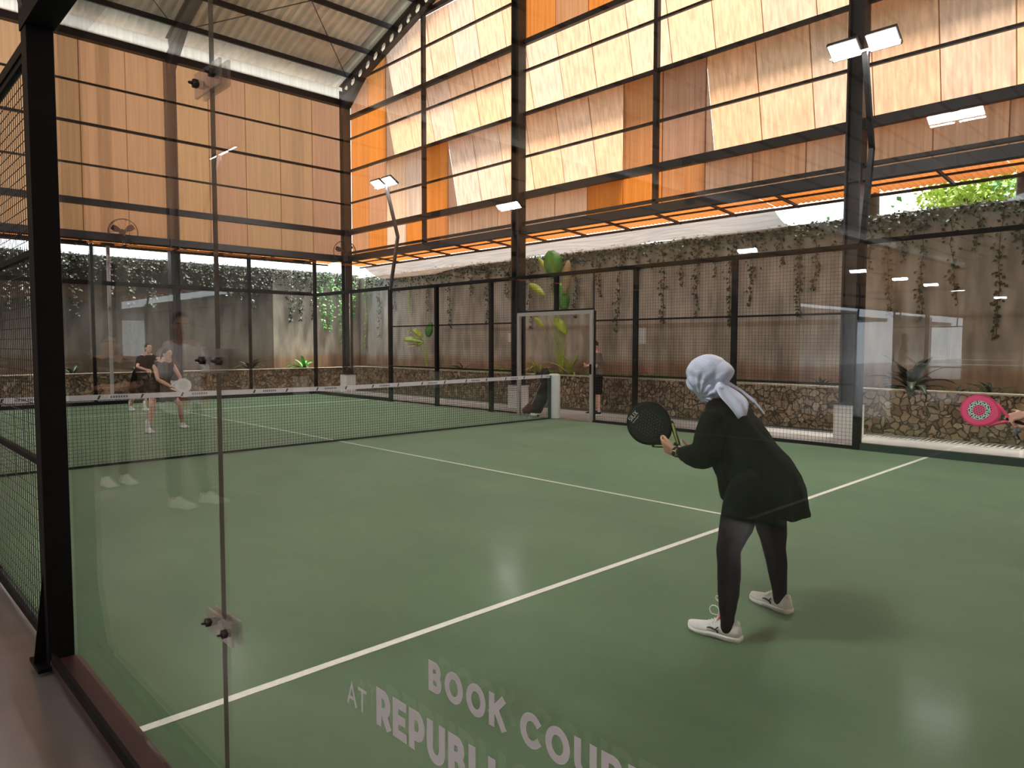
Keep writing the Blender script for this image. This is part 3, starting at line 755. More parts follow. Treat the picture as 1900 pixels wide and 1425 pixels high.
# ---- net
NT = thing('court_net', 'black padel net with white top tape across the court', 'net', (5, 0, 0))
def ntop(x_): return .92-.04*(1-abs(x_-5)/5)
m1 = MB()
n = int(9.8/.045)
for i in range(n+1):
    x_ = .05+9.8*i/n; m1.box((x_-.0016, -.0016, .015), (x_+.0016, .0016, ntop(x_)-.05))
for j in range(19):
    q = j/19
    pts = [V((.05+9.8*i/16, 0, .015+(ntop(.05+9.8*i/16)-.07)*q)) for i in range(17)]
    for a, b in zip(pts, pts[1:]): m1.bar(a, b, .0032, .0032)
m1.build('cord_mesh', netm, NT)
tp = MB()
for i in range(20):
    xa, xb = .02+9.84*i/20, .02+9.84*(i+1)/20
    tp.add([V((xa, s_, ntop(xa)-d)) for s_, d in ((-.012, .065), (.012, .065), (.012, 0), (-.012, 0))]+[V((xb, s_, ntop(xb)-d)) for s_, d in ((-.012, .065), (.012, .065), (.012, 0), (-.012, 0))],
           [(3, 2, 1, 0), (4, 5, 6, 7), (0, 1, 5, 4), (1, 2, 6, 5), (2, 3, 7, 6), (3, 0, 4, 7)])
tape = tp.build('top_tape', band_m, NT)
k = 0; x_ = .6
while x_ < 9.8:
    z = ntop(x_)
    MB().add([V((x_-.012, -.0135, z-.058)), V((x_+.012, -.0135, z-.058)), V((x_+.034, -.0135, z-.008)), V((x_+.010, -.0135, z-.008)), V((x_-.012, -.0125, z-.058)), V((x_+.012, -.0125, z-.058)), V((x_+.034, -.0125, z-.008)), V((x_+.010, -.0125, z-.008))],
             [(0, 1, 2, 3), (7, 6, 5, 4), (0, 4, 5, 1), (1, 5, 6, 2), (2, 6, 7, 3), (3, 7, 4, 0)]).build('slanted_mark', logo_k, tape)
    if k % 2 == 0:
        g = MB()
        for q in range(7): g.box((x_+.14+q*.03, -.0132, z-.047), (x_+.16+q*.03, -.0125, z-.018))
        g.build('blurred_print', mat('faded navy print', (.16, .17, .24), .7), tape)
    x_ += .5; k += 1
MB().bar((.05, 0, .02), (9.86, 0, .02), .02, .028).build('bottom_hem', netm, NT)
MB().tube([V((4.98, -.015, .02)), V((4.98, -.015, .86))], .006, 5).build('centre_strap', cloth_w, NT) if False else None
t = thing('net_post', 'white padded net post with rounded top beside the open gate', 'net post', (10.02, .02, 0))
MB().lathe((10.02, .02, 0), [(.001, .005), (.125, .005), (.13, .02), (.13, .88), (.115, .915), (.08, .93), (.001, .932)], 28).build('padding', pad_m, t)
MB().box((9.865, -.02, .01), (9.888, .05, .90)).build('net_clip', mat('dark green strap', (.01, .05, .045), .5), t)
t = thing('net_post', 'net post at the left side hidden behind the big black post', 'net post', (-.05, .1, 0))
MB().lathe((-.05, .12, 0), [(.001, .005), (.125, .005), (.13, .02), (.13, .88), (.115, .915), (.08, .93), (.001, .932)], 28).build('padding', pad_m, t)

# ---- bag against the net post
t = thing('racket_bag', 'slumped black and maroon racket bag leaning by the white net post', 'bag', (10.1, .55, 0))
b_ = MB().tube([(10.12, .80, .13), (10.12, .62, .20), (10.11, .46, .42), (10.10, .38, .70)], [.12, .17, .16, .12], 14, ((1, 0, 0), .75))
blob('bag_body', b_, bag_b, t, .012, 6, .014, 9)
blob('lower_pocket', MB().tube([(10.0, .86, .11), (10.0, .72, .16), (10.0, .62, .28)], [.08, .115, .08], 12, ((1, 0, 0), .6)), bag_m, t, .012, 5, .01, 9)
MB().tube([(9.97, .36, .72), (9.93, .42, .55), (9.94, .52, .38), (9.96, .62, .26)], .008, 6).build('strap', grey_steel, t)
blob('top_flap', MB().ell((10.08, .34, .95), (.08, .11, .09)).ell((10.08, .48, .88), (.07, .10, .08)).tube([(10.09, .40, .65), (10.09, .38, .9)], [.10, .08]), bag_b, t, .012, 3, .03, 16)
t = thing('water_bottle', 'pale bottle lying beside the racket bag', 'bottle', (9.92, .5, 0))
MB().tube([(9.92, .58, .045), (9.92, .43, .045)], [.038, .038], 12).build('body', mat('pale bottle plastic', (.6, .62, .62), .3), t)
MB().tube([(9.92, .39, .045), (9.92, .375, .045)], [.018, .018], 10).build('cap', rk_black, t)

# ---- floodlights on bent poles
FLOOD_W = 130
def floodlight(x0, y0, sgn, label, group=None, near=False, lit=True):
    """sgn +1: fence is on the +X side and the head reaches back over the court"""
    t = thing('floodlight_pole', label, 'floodlight', (x0, y0, 3.0), group)
    pts = [V((x0, y0, 2.95)), V((x0+sgn*.26, y0, 4.42)), V((x0-sgn*.10, y0, 5.70))]
    MB().bar(pts[0], pts[1], .07, .07, (0, 1, 0)).bar(pts[1]-V((0, 0, .02)), pts[2], .07, .07, (0, 1, 0)).build('bent_pole', black if near else dark_steel, t)
    MB().bar((x0-sgn*.12, y0-.48, 5.70), (x0-sgn*.12, y0+.48, 5.70), .04, .03).build('cross_bar', grey_steel, t)
    for k_ in (-.26, .26):
        c = V((x0-sgn*.16, y0+k_, 5.78)); d = V((-sgn*.55, 0, -.84)).normalized()   # facing
        e = V((0, 1, 0)); f = e.cross(d)
        hd = MB().bar(c-e*.21, c+e*.21, .30, .05, d).build('lamp_head', dark_steel, t)
        MB().bar(c-e*.19+d*.031, c+e*.19+d*.031, .26, .010, d).build('led_panel', led_m, hd)
    if lit:
        ld = bpy.data.lights.new('flood', 'AREA'); ld.energy = FLOOD_W; ld.shape = 'RECTANGLE'; ld.size = .9; ld.size_y = .26; ld.color = (1.0, .97, .93)
        lo = bpy.data.objects.new('flood', ld); COL.objects.link(lo); c = V((x0-sgn*.18, y0, 5.74)); d = V((-sgn*.55, 0, -.84)).normalized(); c = V((x0-sgn*.16, y0, 5.78))+d*.045
        lo.matrix_world = Matrix.Translation(c) @ d.to_track_quat('-Z', 'Y').to_matrix().to_4x4()
        lo.parent = t; lo.matrix_parent_inverse = Matrix.Translation(-V((x0, y0, 3.0)))
    return t
floodlight(XP, -6, 1, 'bent floodlight pole on the near right post with two glaring lamps', near=True)
floodlight(XP, 6, 1, 'bent floodlight pole on the far right post with two glaring lamps')
floodlight(-.06, 6, -1, 'floodlight pole on the far left post beyond the frame')
floodlight(-.06, -6, -1, 'floodlight pole above the big black post, out of the frame')
for x_, y_, sg, l_ in ((-5.5, 6, 1, 'floodlight pole of the next court, far one on its near side, unseen in front'),
                       (-5.5, -6, 1, 'floodlight pole of the next court, near one on its near side, unseen in front'),
                       (-14.6, 6, -1, 'twin lamps reflected in the glass just right of the tall column'),
                       (-14.6, -6, -1, 'bright twin lamps reflected in the glass at the upper right edge'),
                       (-29.5, 6, -1, 'small twin lamps reflected on the mesh right of the gate'),
                       (-42.5, 6, -1, 'small twin lamps reflected against the thick right fence post'),
                       (-56, 6, -1, 'tiny twin lamps reflected right of the thick right fence post')):
    floodlight(x_, y_, sg, l_, 'neighbouring court floodlights')

# ---- wall fans
def fan(c, label, nd):
    t = thing('wall_fan', label, 'fan', c); c = V(c); nd = V(nd).normalized(); a = nd.cross(V((0, 0, 1))).normalized(); b = a.cross(nd)
    R = .34; g = MB()
    for off, rr in ((0, R), (.12, R*.96), (.06, R)):
        g.tube([c+nd*off+(a*math.cos(2*PI*i/24)+b*math.sin(2*PI*i/24))*rr for i in range(25)], .007, 5, caps=False)
    for i in range(18):
        q = 2*PI*i/18; d = a*math.cos(q)+b*math.sin(q)
        g.tube([c+nd*.13, c+nd*.12+d*R*.6, c+nd*.06+d*R], .003, 4, caps=False)
    g.build('cage', dark_steel, t)
    MB().tube([c-nd*.12, c+nd*.02], [.08, .06], 12).build('motor', black, t)
    for i in range(3):
        q = 2*PI*i/3+.4; d = a*math.cos(q)+b*math.sin(q); e = d.cross(nd)
        MB().loft([[c+nd*(.05+s_*.02)+d*r_+e*s_*w_+nd*z_ for s_, z_ in ((-1, 0), (1, 0), (1, .004), (-1, .004))] for r_, w_ in ((.05, .03), (.18, .075), (.29, .06))], smooth=False).build('blade', maroon, t)
    MB().bar(c-nd*.1, c-nd*.25-V((0, 0, .12)), .05, .05).build('bracket', black, t)
fan((4.75, 10.12, 4.38), 'round caged wall fan on the far wall left of its middle column', (-.1, -1, -.15))
fan((11.0, 9.85, 4.42), 'round caged wall fan in the corner of far wall and gable wall', (-.6, -.8, -.1))
tag(MB().tube([(4.62, 11.0, 0), (4.62, 11.0, 4.1)], .045, 10).build('downpipe', grey_steel), 'slim grey pipe standing behind the far end glass below the fan', 'pipe')
tag(MB().tube([(11.27, 10.05, .75), (11.27, 10.05, 3.2)], .025, 8).build('downpipe', chrome), 'short bright pipe clipped to the corner column', 'pipe')
# ================================================================== PEOPLE
def basis(f, u=(0, 0, 1)):
    f = V(f).normalized(); u = V(u); r = f.cross(u).normalized(); u = r.cross(f).normalized()
    return r, f, u, Matrix((r, f, u)).transposed()
def hand_to(mb, wrist, d, pn, thumb, curl=.5, s=1.0, curls=None, thumbdir=None):
    wrist = V(wrist); d = V(d).normalized(); pn = V(pn); pn = (pn-d*pn.dot(d)).normalized()
    e = V(thumb); e = (e-d*e.dot(d)-pn*e.dot(pn)).normalized()
    offs = (.031, .011, -.010, -.030); lens = (.072, .080, .074, .058)
    for i in range(4):
        k = wrist+d*(.088-.004*abs(i-1))*s+e*offs[i]*s
        mb.tube([wrist+e*offs[i]*.45*s, wrist+d*.045*s+e*offs[i]*.85*s, k], [.015*s, .015*s, .0115*s], 8)
        c = curls[i] if curls else curl
        ang = 0; p = k; pts = [p]
        for seg, q in ((.45, .75), (.30, 1.0), (.25, .75)):
            ang += c*q*1.1
            dd = d*math.cos(ang)+pn*math.sin(ang)+e*(offs[i]*1.8); dd.normalize()
            p = p+dd*lens[i]*seg*s; pts.append(p)
        mb.tube(pts, [.0098*s, .0088*s, .0080*s, .0068*s], 8)
    td = V(thumbdir).normalized() if thumbdir else (e*.75+d*.6+pn*.25).normalized()
    t0 = wrist+d*.025*s+e*.022*s; t1 = t0+td*.038*s; t2 = t1+(td*.85+d*.35).normalized()*.030*s; t3 = t2+(td*.8+d*.5).normalized()*.022*s
    mb.tube([t0, t1, t2, t3], [.0145*s, .0118*s, .0100*s, .0080*s], 8)
def head_to(mb, c, f, u, s=1.0, ears=True):
    c = V(c); r, f, u, M = basis(f, u)
    mb.ell(c+u*.022*s-f*.008*s, (.074*s, .093*s, .088*s), M)
    mb.ell(c-u*.045*s+f*.022*s, (.056*s, .062*s, .066*s), M)
    mb.ell(c-u*.088*s+f*.055*s, (.024*s, .022*s, .020*s), M)            # chin
    mb.ell(c-u*.018*s+f*.094*s, (.012*s, .020*s, .016*s), M)            # nose tip
    mb.tube([c+u*.018*s+f*.080*s, c-u*.012*s+f*.098*s], [.007*s, .010*s], 6)
    for q in (-1, 1):
        if ears: mb.ell(c+r*q*.074*s-u*.005*s-f*.010*s, (.010*s, .020*s, .030*s), M)
        mb.ell(c+r*q*.032*s+f*.076*s+u*.026*s, (.020*s, .012*s, .008*s), M)
def face_parts(parent, c, f, u, s=1.0, lip=True):
    c = V(c); r, f, u, M = basis(f, u)
    for q in (-1, 1):
        e_ = MB().ell(c+r*q*.030*s+f*.080*s+u*.008*s, (.012*s, .008*s, .007*s), M, 10, 6).build('eye', eye_w, parent)
        MB().ell(c+r*q*.030*s+f*.0865*s+u*.008*s, (.0055*s, .003*s, .0055*s), M, 8, 5).build('iris', rk_black, e_)
        MB().tube([c+r*q*.014*s+f*.089*s+u*.028*s, c+r*q*.032*s+f*.086*s+u*.033*s, c+r*q*.046*s+f*.078*s+u*.028*s], .004*s, 5).build('eyebrow', hair_m, parent)
    if lip: MB().ell(c-u*.052*s+f*.082*s, (.022*s, .008*s, .008*s), M, 10, 6).build('mouth', lip_m, parent)
def shoe(parent, heel, toe, s=1.0, lift=0.0, upper=shoe_w, sole=shoe_s, detail=False, loop=True):
    """heel, toe: ground points of the sole"""
    h = V(heel); t = V(toe); L = (t-h).length; d = (t-h).normalized(); sd = d.cross(V((0, 0, 1))).normalized(); up = sd.cross(d)
    prof = [(0, .024, .080, .0), (.03, .034, .100, .0), (.10, .040, .104, .0), (.20, .043, .098, .0), (.30, .044, .102, .002), (.38, .044, .100, .004), (.50, .045, .082, .004), (.64, .049, .066, .002), (.80, .050, .056, .002), (.91, .042, .047, .006), (.97, .028, .038, .011), (1.0, .012, .028, .016)]
    rings = []; srings = []
    for q, w_, ht, zb in prof:
        c = h+d*L*q; ring = []
        sh = .027 if q < .5 else .027-.008*(q-.5)*2
        for k in range(16):
            a = 2*PI*k/16; x_ = math.cos(a); y_ = math.sin(a)
            zz = sh-.006+(ht*s-sh+.006)*max(0, y_)**.8 if y_ > 0 else sh-.006
            ring.append(c+sd*x_*w_*s*(1-.35*max(0, y_))*(1.0)+up*(zz+zb))
        rings.append(ring)
        sr = []
        for k in range(16):
            a = 2*PI*k/16; x_ = math.cos(a); y_ = math.sin(a)
            flare = 1.08 if q < .3 else 1.04
            sr.append(c-d*(.006 if q == 0 else 0)+sd*(math.copysign(abs(x_)**.6, x_))*w_*s*flare+up*(zb+(sh if y_ > 0 else 0)*1.0+(0.0 if abs(y_) > .3 else (sh*.5-(sh if y_ > 0 else 0)))))
        srings.append(sr)
    u_ = MB().loft(rings).build('shoe', upper, parent)
    MB().loft(srings).build('sole', sole, u_)
    # collar and tongue
    MB().tube([h+d*L*.06+up*.088, h+d*L*.06+up*.092, ], [.018, .016], 8).build('heel_tab', shoe_s, u_)
    if detail:
        MB().tube([h+d*L*.42+up*.085, h+d*L*.38+up*.112, h+d*L*.35+up*.135], [.020, .019, .014], 10, (d, .4)).build('tongue', lace_p, u_)
        g = MB()
        for i in range(5):
            q = .43+.055*i; z = .098-.0095*i
            g.tube([h+d*L*q-sd*.030+up*(z-.016), h+d*L*(q+.005)+up*(z+.004), h+d*L*q+sd*.030+up*(z-.016)], .0032, 6)
        g.build('lace', lace_m, u_)
        b_ = h+d*L*.40+up*.112
        if loop: MB().tube([b_+V((0, 0, 0))]+[b_+d*(.034*math.sin(2*PI*i/12)*.8+.024)+up*(.026-.026*math.cos(2*PI*i/12))-sd*.010 for i in range(1, 12)]+[b_], .0028, 6, caps=False).build('lace_loop', lace_m, u_)
        o_ = -sd if True else sd
        sw = MB()
        for sg in (-1,):
            pts = [h+d*L*(.56-.05*i)+o_*(.046)+up*(.050+.004*math.sin(i*1.3)) for i in range(5)]
            sw.tube(pts, [.003, .0045, .005, .0045, .003], 6)
            sw.tube([h+d*L*.36+o_*.0455+up*.036, h+d*L*.40+o_*.046+up*.052, h+d*L*.36+o_*.0445+up*.064], .004, 6)
        sw.build('swoosh_mark', logo_k, u_)
        sl = MB()
        for z in (.010, .019):
            sl.tube([h-d*.004+o_*.0+up*z]+[h+d*L*q+o_*(w_*1.075)+up*z for q, w_ in ((.05, .038), (.2, .0465), (.4, .047), (.55, .0495))], .0018, 5)
        sl.build('sole_groove', mat('grey sole groove', (.35, .35, .35), .7), u_)
    return u_

def person(label, P, look, voxel=.0085, group=None):
    """P: joint name -> world point; look: dict of clothing"""
    s = look.get('s', 1.0); g0 = V((sum(P[k][0] for k in ('ankL', 'ankR'))/2, sum(P[k][1] for k in ('ankL', 'ankR'))/2, 0))
    root = thing('person', label, 'person', tuple(g0), group)
    P = {k: V(v) for k, v in P.items()}
    hf = V(look['face']); hu = V(look.get('headup', (0, 0, 1)))
    sk = MB(); head_to(sk, P['head'], hf, hu, s)
    r, f, u, M = basis(hf, hu)
    sk.tube([P['head']-u*.07*s-f*.02*s, P['neck']], [.050*s, .052*s], 12)
    ch = P['chest']; pv = P['pelvis']
    acr = (P['shR']-P['shL']); ax = acr.normalized()
    for q in (-.5, 0, .5):
        sk.tube([P['neck']-V((0, 0, .03))+acr*q*.55, ch+acr*q*.5, (ch+pv)/2+acr*q*.38, pv+acr*q*.40], [.062*s, .098*s, .088*s, .098*s], 14)
    sk.tube([P['shL'], P['neck']-V((0, 0, .04)), P['shR']], [.046*s, .06*s, .046*s], 12)
    for S_ in 'LR':
        sk.tube([P['sh'+S_], (P['sh'+S_]+P['elb'+S_])/2, P['elb'+S_], P['elb'+S_].lerp(P['wr'+S_], .35), P['wr'+S_]], [.045*s, .040*s, .033*s, .035*s, .024*s], 12)
        hp = pv+(P['hip'+S_]-pv)
        sk.tube([hp, hp.lerp(P['kn'+S_], .5), P['kn'+S_], P['kn'+S_].lerp(P['ank'+S_], .3), P['ank'+S_]], [.082*s, .070*s, .050*s, .050*s, .032*s], 14)
        hd = P.get('hd'+S_); hd = (hd-P['wr'+S_]) if hd is not None else (P['wr'+S_]-P['elb'+S_])
        pn = V(look.get('palm'+S_, (0, 0, -1))); th = V(look.get('thumb'+S_, (0, 0, 1)))
        hand_to(sk, P['wr'+S_], hd, pn, th, look.get('curl'+S_, .6), s)
        toe = P['toe'+S_]; an = P['ank'+S_]
        sk.tube([an, an.lerp(toe, .3)-V((0, 0, .015))], [.030*s, .022*s], 10)
    body = blob('body', sk, look.get('skin', skin), root, voxel, 4)
    face_parts(body, P['head'], hf, hu, s)
    # hair
    if look.get('hair', True):
        hm = MB(); hm.ell(P['head']+u*.035*s-f*.022*s, (.083*s, .094*s, .088*s), M)
        if look.get('bun'): hm.ell(P['head']-f*.10*s+u*.03*s, (.04*s, .05*s, .045*s), M); hm.tube([P['head']-f*.12*s+u*.02*s, P['head']-f*.16*s-u*.10*s], [.03*s, .015*s], 8)
        if look.get('cap'): pass
        blob('hair', hm, look.get('hairm', hair_m), root, .01, 2, .006, 40)
    # top
    tm = MB(); e_ = .014
    for q in (-.5, 0, .5):
        tm.tube([P['neck']-V((0, 0, .055))+acr*q*.62, ch+acr*q*.54, (ch+pv)/2+acr*q*.44, pv+acr*q*.44+V((0, 0, look.get('hem', -.02)))], [.060*s+e_, .100*s+e_, .094*s+e_, .100*s+e_], 14)
    if look['top'] != 'vest':
        tm.tube([P['shL'], P['neck']-V((0, 0, .055)), P['shR']], [.050*s+e_, .052*s+e_, .050*s+e_], 12)
        k = look.get('sleeve', .55)
        for S_ in 'LR':
            if k <= 1: tm.tube([P['sh'+S_], P['sh'+S_].lerp(P['elb'+S_], k)], [.047*s+e_, .046*s+e_*1.4], 12, caps=True)
            else: tm.tube([P['sh'+S_], P['elb'+S_], P['elb'+S_].lerp(P['wr'+S_], .85)], [.047*s+e_, .040*s+e_, .032*s+e_], 12)
    blob('shirt', tm, look['topm'], root, voxel*1.1, 3, .008, 9)
    # bottom
    bmh = MB(); kk = look.get('leg', .6)
    if look['bottom'] == 'skirt':
        up = pv+V((0, 0, .06)); dn = (P['hipL'].lerp(P['knL'], kk)+P['hipR'].lerp(P['knR'], kk))/2
        for q in (-.6, 0, .6): bmh.tube([up+acr*q*.4, dn+acr*q*.75], [.10*s, .135*s], 14)
    else:
        bmh.tube([P['hipL'], pv+V((0, 0, .05)), P['hipR']], [.098*s, .105*s, .098*s], 14)
        for S_ in 'LR':
            if kk <= 1: bmh.tube([P['hip'+S_], P['hip'+S_].lerp(P['kn'+S_], kk)], [.098*s, .086*s], 14)
            else: bmh.tube([P['hip'+S_], P['kn'+S_], P['kn'+S_].lerp(P['ank'+S_], kk-1)], [.098*s, .072*s, .058*s], 14)
    blob('skirt' if look['bottom'] == 'skirt' else ('shorts' if kk <= 1 else 'trousers'), bmh, look['botm'], root, voxel*1.1, 3, .008, 9)
    for S_ in 'LR':
        an = P['ank'+S_]; toe = P['toe'+S_]; d = (toe-an); d.z = 0; d.normalize()
        zz = min(an.z-.085, toe.z) if look.get('lift') else 0
        h_ = V((an.x, an.y, max(0, an.z-.085)))-d*.055; t_ = V((toe.x, toe.y, max(0, toe.z-.02) if look.get('lift') else 0))
        shoe(root, h_, h_+(t_-h_).normalized()*.275*s, s, upper=look.get('shoe', shoe_w), sole=look.get('sole', shoe_s))
        if look.get('sock'): MB().tube([an-V((0, 0, .01)), an+V((0, 0, look['sock']))], [.040*s, .043*s], 12).build('sock', cloth_w, root)
    return root

def racket(label, c, axis, nrm, face_m, edge_m, grip_m, holes=True, frame_m=None, s=1.0, ring=None):
    """padel racket: c centre of the head, axis from head to grip"""
    c = V(c); a = V(axis).normalized(); n = V(nrm); n = (n-a*n.dot(a)).normalized(); e = a.cross(n)
    t = thing('padel_racket', label, 'racket', tuple(c))
    prof = []
    for i in range(40):
        q = 2*PI*i/40; x_ = math.cos(q); y_ = math.sin(q)
        rx = .130*s; ry = .135*s if x_ < 0 else .150*s
        tap = 1.0 if x_ < 0 else 1-.18*x_*x_
        prof.append((x_*ry, y_*rx*tap))
    def ring_(sc, d): return [c+a*x_*sc+e*y_*sc+n*d for x_, y_ in prof]
    MB().loft([ring_(.90, -.0165), ring_(.97, -.012), ring_(.97, .012), ring_(.90, .0165)], caps=True, smooth=False).build('face', face_m, t)
    MB().loft([ring_(.965, -.0165), ring_(1.0, -.017), ring_(1.015, 0), ring_(1.0, .017), ring_(.965, .0165)], caps=False).build('frame_edge', edge_m, t)
    if holes:
        hm = MB()
        for i in range(-4, 5):
            for j in range(-4, 5):
                x_, y_ = i*.019*s+(.0095*s if j % 2 else 0), j*.017*s
                if x_*x_+y_*y_ < (.085*s)**2:
                    for sg in (-1, 1):
                        p = c+a*x_+e*y_+n*sg*.0166
                        hm.loft([[p+(a*math.cos(2*PI*k/8)+e*math.sin(2*PI*k/8))*.0048*s-n*sg*.001 for k in range(8)][::sg], [p+(a*math.cos(2*PI*k/8)+e*math.sin(2*PI*k/8))*.0046*s+n*sg*.0004 for k in range(8)][::sg]], smooth=False)
        o = hm.build('face_holes', logo_k, t); o['kind'] = 'stuff'
    if ring:
        rg = MB()
        for sg in (-1, 1):
            R0, R1, m_ = .046*s, .078*s, 36
            rr = [[c+a*math.cos(2*PI*k/m_)*R_+e*math.sin(2*PI*k/m_)*R_+n*sg*(.0166+d_) for k in range(m_)] for R_, d_ in ((R0, 0), (R0, .0003), (R1, .0003), (R1, 0))]
            rg.loft(rr, caps=False, smooth=False)
        o_ = rg.build('print_ring', ring, t); dk = MB()
        for k in range(18):
            q = 2*PI*k/18; R_ = (.055 if k % 2 else .069)*s
            for sg in (-1, 1): dk.ell(c+a*math.cos(q)*R_+e*math.sin(q)*R_+n*sg*.0168, (.0062, .0062, .0012) if abs(n.z) > .7 else (.0015, .0065, .0065), None, 8, 5)
        o2 = dk.build('print_dots', logo_k, o_); o2['kind'] = 'stuff'
    th = MB()
    for sg in (-1, 1): th.tube([c+a*.105*s+e*sg*.088*s, c+a*.165*s+e*sg*.045*s, c+a*.215*s+e*sg*.012*s], [.013*s, .012*s, .012*s], 8)
    th.build('throat', edge_m, t)
    MB().tube([c+a*.205*s, c+a*.33*s], [.0155*s, .0155*s], 12).build('grip', grip_m, t)
    MB().tube([c+a*.33*s, c+a*.345*s], [.018*s, .018*s], 12).build('butt_cap', frame_m or grip_m, t)
    return t, a, e, n

# ---------------------------------------------------------------- the hooded player in front
W = thing('person', 'player seen from behind in black tunic, leggings and pale grey-blue headscarf, bent forward', 'person', (2.83, -8.08, 0))
HC = V((2.83, -7.802, 1.350)); HF = V((-.06, .96, -.27)); HU = V((0, .27, .96))
# pelvis & limbs
PL = dict(shL=V((2.665, -7.955, 1.145)), shR=V((3.00, -7.93, 1.145)), elL=V((2.585, -7.975, .945)), elR=V((3.06, -7.90, .915)),
          wrL=V((2.675, -7.70, .930)), wrR=V((2.885, -7.70, .885)), pv=V((2.84, -8.17, .80)))
sk = MB(); head_to(sk, HC, HF, HU, 1.02, False)
sk.tube([HC-HU*.07-HF*.02, V((2.83, -7.90, 1.22))], [.05, .052], 12)
for q in (-.09, 0, .09):
    sk.tube([V((2.83+q, -7.93, 1.14)), V((2.83+q, -8.0, 1.02)), V((2.83+q*.8, -8.10, .90)), V((2.84+q, -8.17, .80))], [.045, .08, .08, .09], 14)
sk.tube([PL['shL'], V((2.83, -7.93, 1.14)), PL['shR']], [.038, .045, .038], 12)
for S_ in 'LR':
    sk.tube([PL['sh'+S_], (PL['sh'+S_]+PL['el'+S_])/2, PL['el'+S_], PL['el'+S_].lerp(PL['wr'+S_], .35), PL['wr'+S_]], [.042, .039, .033, .033, .023], 12)
LL = [V((2.70, -8.15, .80)), V((2.65, -8.13, .68)), V((2.62, -8.12, .58)), V((2.58, -8.10, .46)), V((2.555, -8.12, .35)), V((2.535, -8.13, .24)), V((2.53, -8.13, .12)), V((2.53, -8.13, .06))]
LR = [V((2.98, -8.14, .80)), V((3.01, -8.10, .66)), V((3.03, -8.12, .50)), V((3.07, -8.12, .37)), V((3.095, -8.125, .28)), V((3.10, -8.13, .20)), V((3.125, -8.13, .09)), V((3.125, -8.13, .05))]
RL = [.100, .092, .082, .057, .054, .049, .033, .030]; RR_ = [.100, .094, .078, .058, .052, .044, .034, .030]
sk.tube(LL, RL, 14); sk.tube(LR, RR_, 14)
sk.tube([V((2.53, -8.12, .055)), V((2.526, -8.02, .045))], [.024, .018], 10); sk.tube([V((3.125, -8.12, .055)), V((3.15, -8.03, .045))], [.024, .018], 10)
# left hand supports the racket throat: thumb up on the face, fingers behind
hand_to(sk, V((2.675, -7.70, .930)), V((.13, .78, .20)), V((.75, .05, .35)), V((-.35, -.15, 1)), s=.98, curls=(.35, .55, .7, .8), thumbdir=V((.05, .62, .75)))
# right hand closes on the grip
hand_to(sk, V((2.885, -7.70, .885)), V((-.15, .75, .15)), V((-.85, -.1, .0)), V((.05, .4, .9)), s=.95, curl=1.15)
body = blob('body', sk, skin, W, .0055, 4)
face_parts(body, HC, HF, HU, 1.02)
# leggings
lg = MB(); lg.tube(LL, [r+.006 for r in RL], 16); lg.tube(LR, [r+.006 for r in RR_], 16)
lg.tube([V((2.72, -8.16, .80)), V((2.96, -8.16, .80))], [.12, .12], 14)
legs = blob('leggings', lg, cloth_b2, W, .008, 3, .004, 10)
# small white print on the left shin
mk = MB(); cc = V((2.503, -8.085, .205))
mk.tube([cc+V((-.012*0, .011*math.cos(q*PI/6), .011*math.sin(q*PI/6)+.012)) for q in range(13)], .0022, 5, caps=False)
mk.tube([cc+V((0, .006, 0)), cc+V((0, -.008, -.006)), cc+V((0, -.010, -.020))], .0022, 5)
mk.build('shin_print', cloth_w, legs)
# tunic: slanted elliptical slices from neck to hem
SL = [(.660, -8.175, .236, .232, .16), (.68, -8.17, .239, .232, .16), (.78, -8.15, .226, .232, .14), (.84, -8.12, .218, .238, .12), (.90, -8.085, .208, .225, .05), (.96, -8.05, .200, .200, 0), (1.02, -8.01, .196, .180, 0),
      (1.08, -7.975, .192, .160, 0), (1.13, -7.95, .184, .138, 0), (1.175, -7.93, .160, .112, 0), (1.21, -7.905, .112, .098, 0), (1.235, -7.89, .074, .078, 0), (1.262, -7.875, .066, .070, 0)]
rings = []
for z, cy, w_, d_, tilt in SL:
    rg = []
    for k in range(40):
        a = 2*PI*k/40; yy = d_*math.sin(a); xx = w_*math.cos(a)
        rp = 1+(.025*math.sin(5*a+z*6)+.015*math.sin(9*a+2) if z < .9 else 0)
        rg.append(V((2.845+xx*rp, cy+yy*rp, z+tilt*(yy+d_*.2)*.9)))
    rings.append(rg)
tn = MB().loft(rings)
# sleeves, loose with gathered cuffs
tn.tube([V((2.70, -7.95, 1.13)), PL['shL']+V((0, 0, -.01)), V((2.615, -7.95, 1.03)), PL['elL']+V((.0, .03, .01))], [.07, .075, .078, .075], 16)
tn.tube([PL['elL']+V((.0, .03, .01)), V((2.615, -7.86, .935)), V((2.64, -7.785, .937)), V((2.652, -7.755, .938))], [.072, .066, .050, .036], 16)
tn.tube([V((2.60, -7.98, .94)), V((2.60, -7.92, .905)), V((2.615, -7.86, .893))], [.048, .044, .030], 12)
tn.tube([V((2.96, -7.93, 1.13)), PL['shR'], V((3.03, -7.92, 1.03)), PL['elR']+V((0, .02, .01))], [.07, .075, .072, .068], 16)
tn.tube([PL['elR']+V((0, .02, .01)), V((3.0, -7.83, .905)), V((2.94, -7.775, .895))], [.066, .058, .038], 16)
blob('tunic', tn, cloth_b, W, .009, 3, .011, 7.5, dvec=(1.2, 1.2, .7))
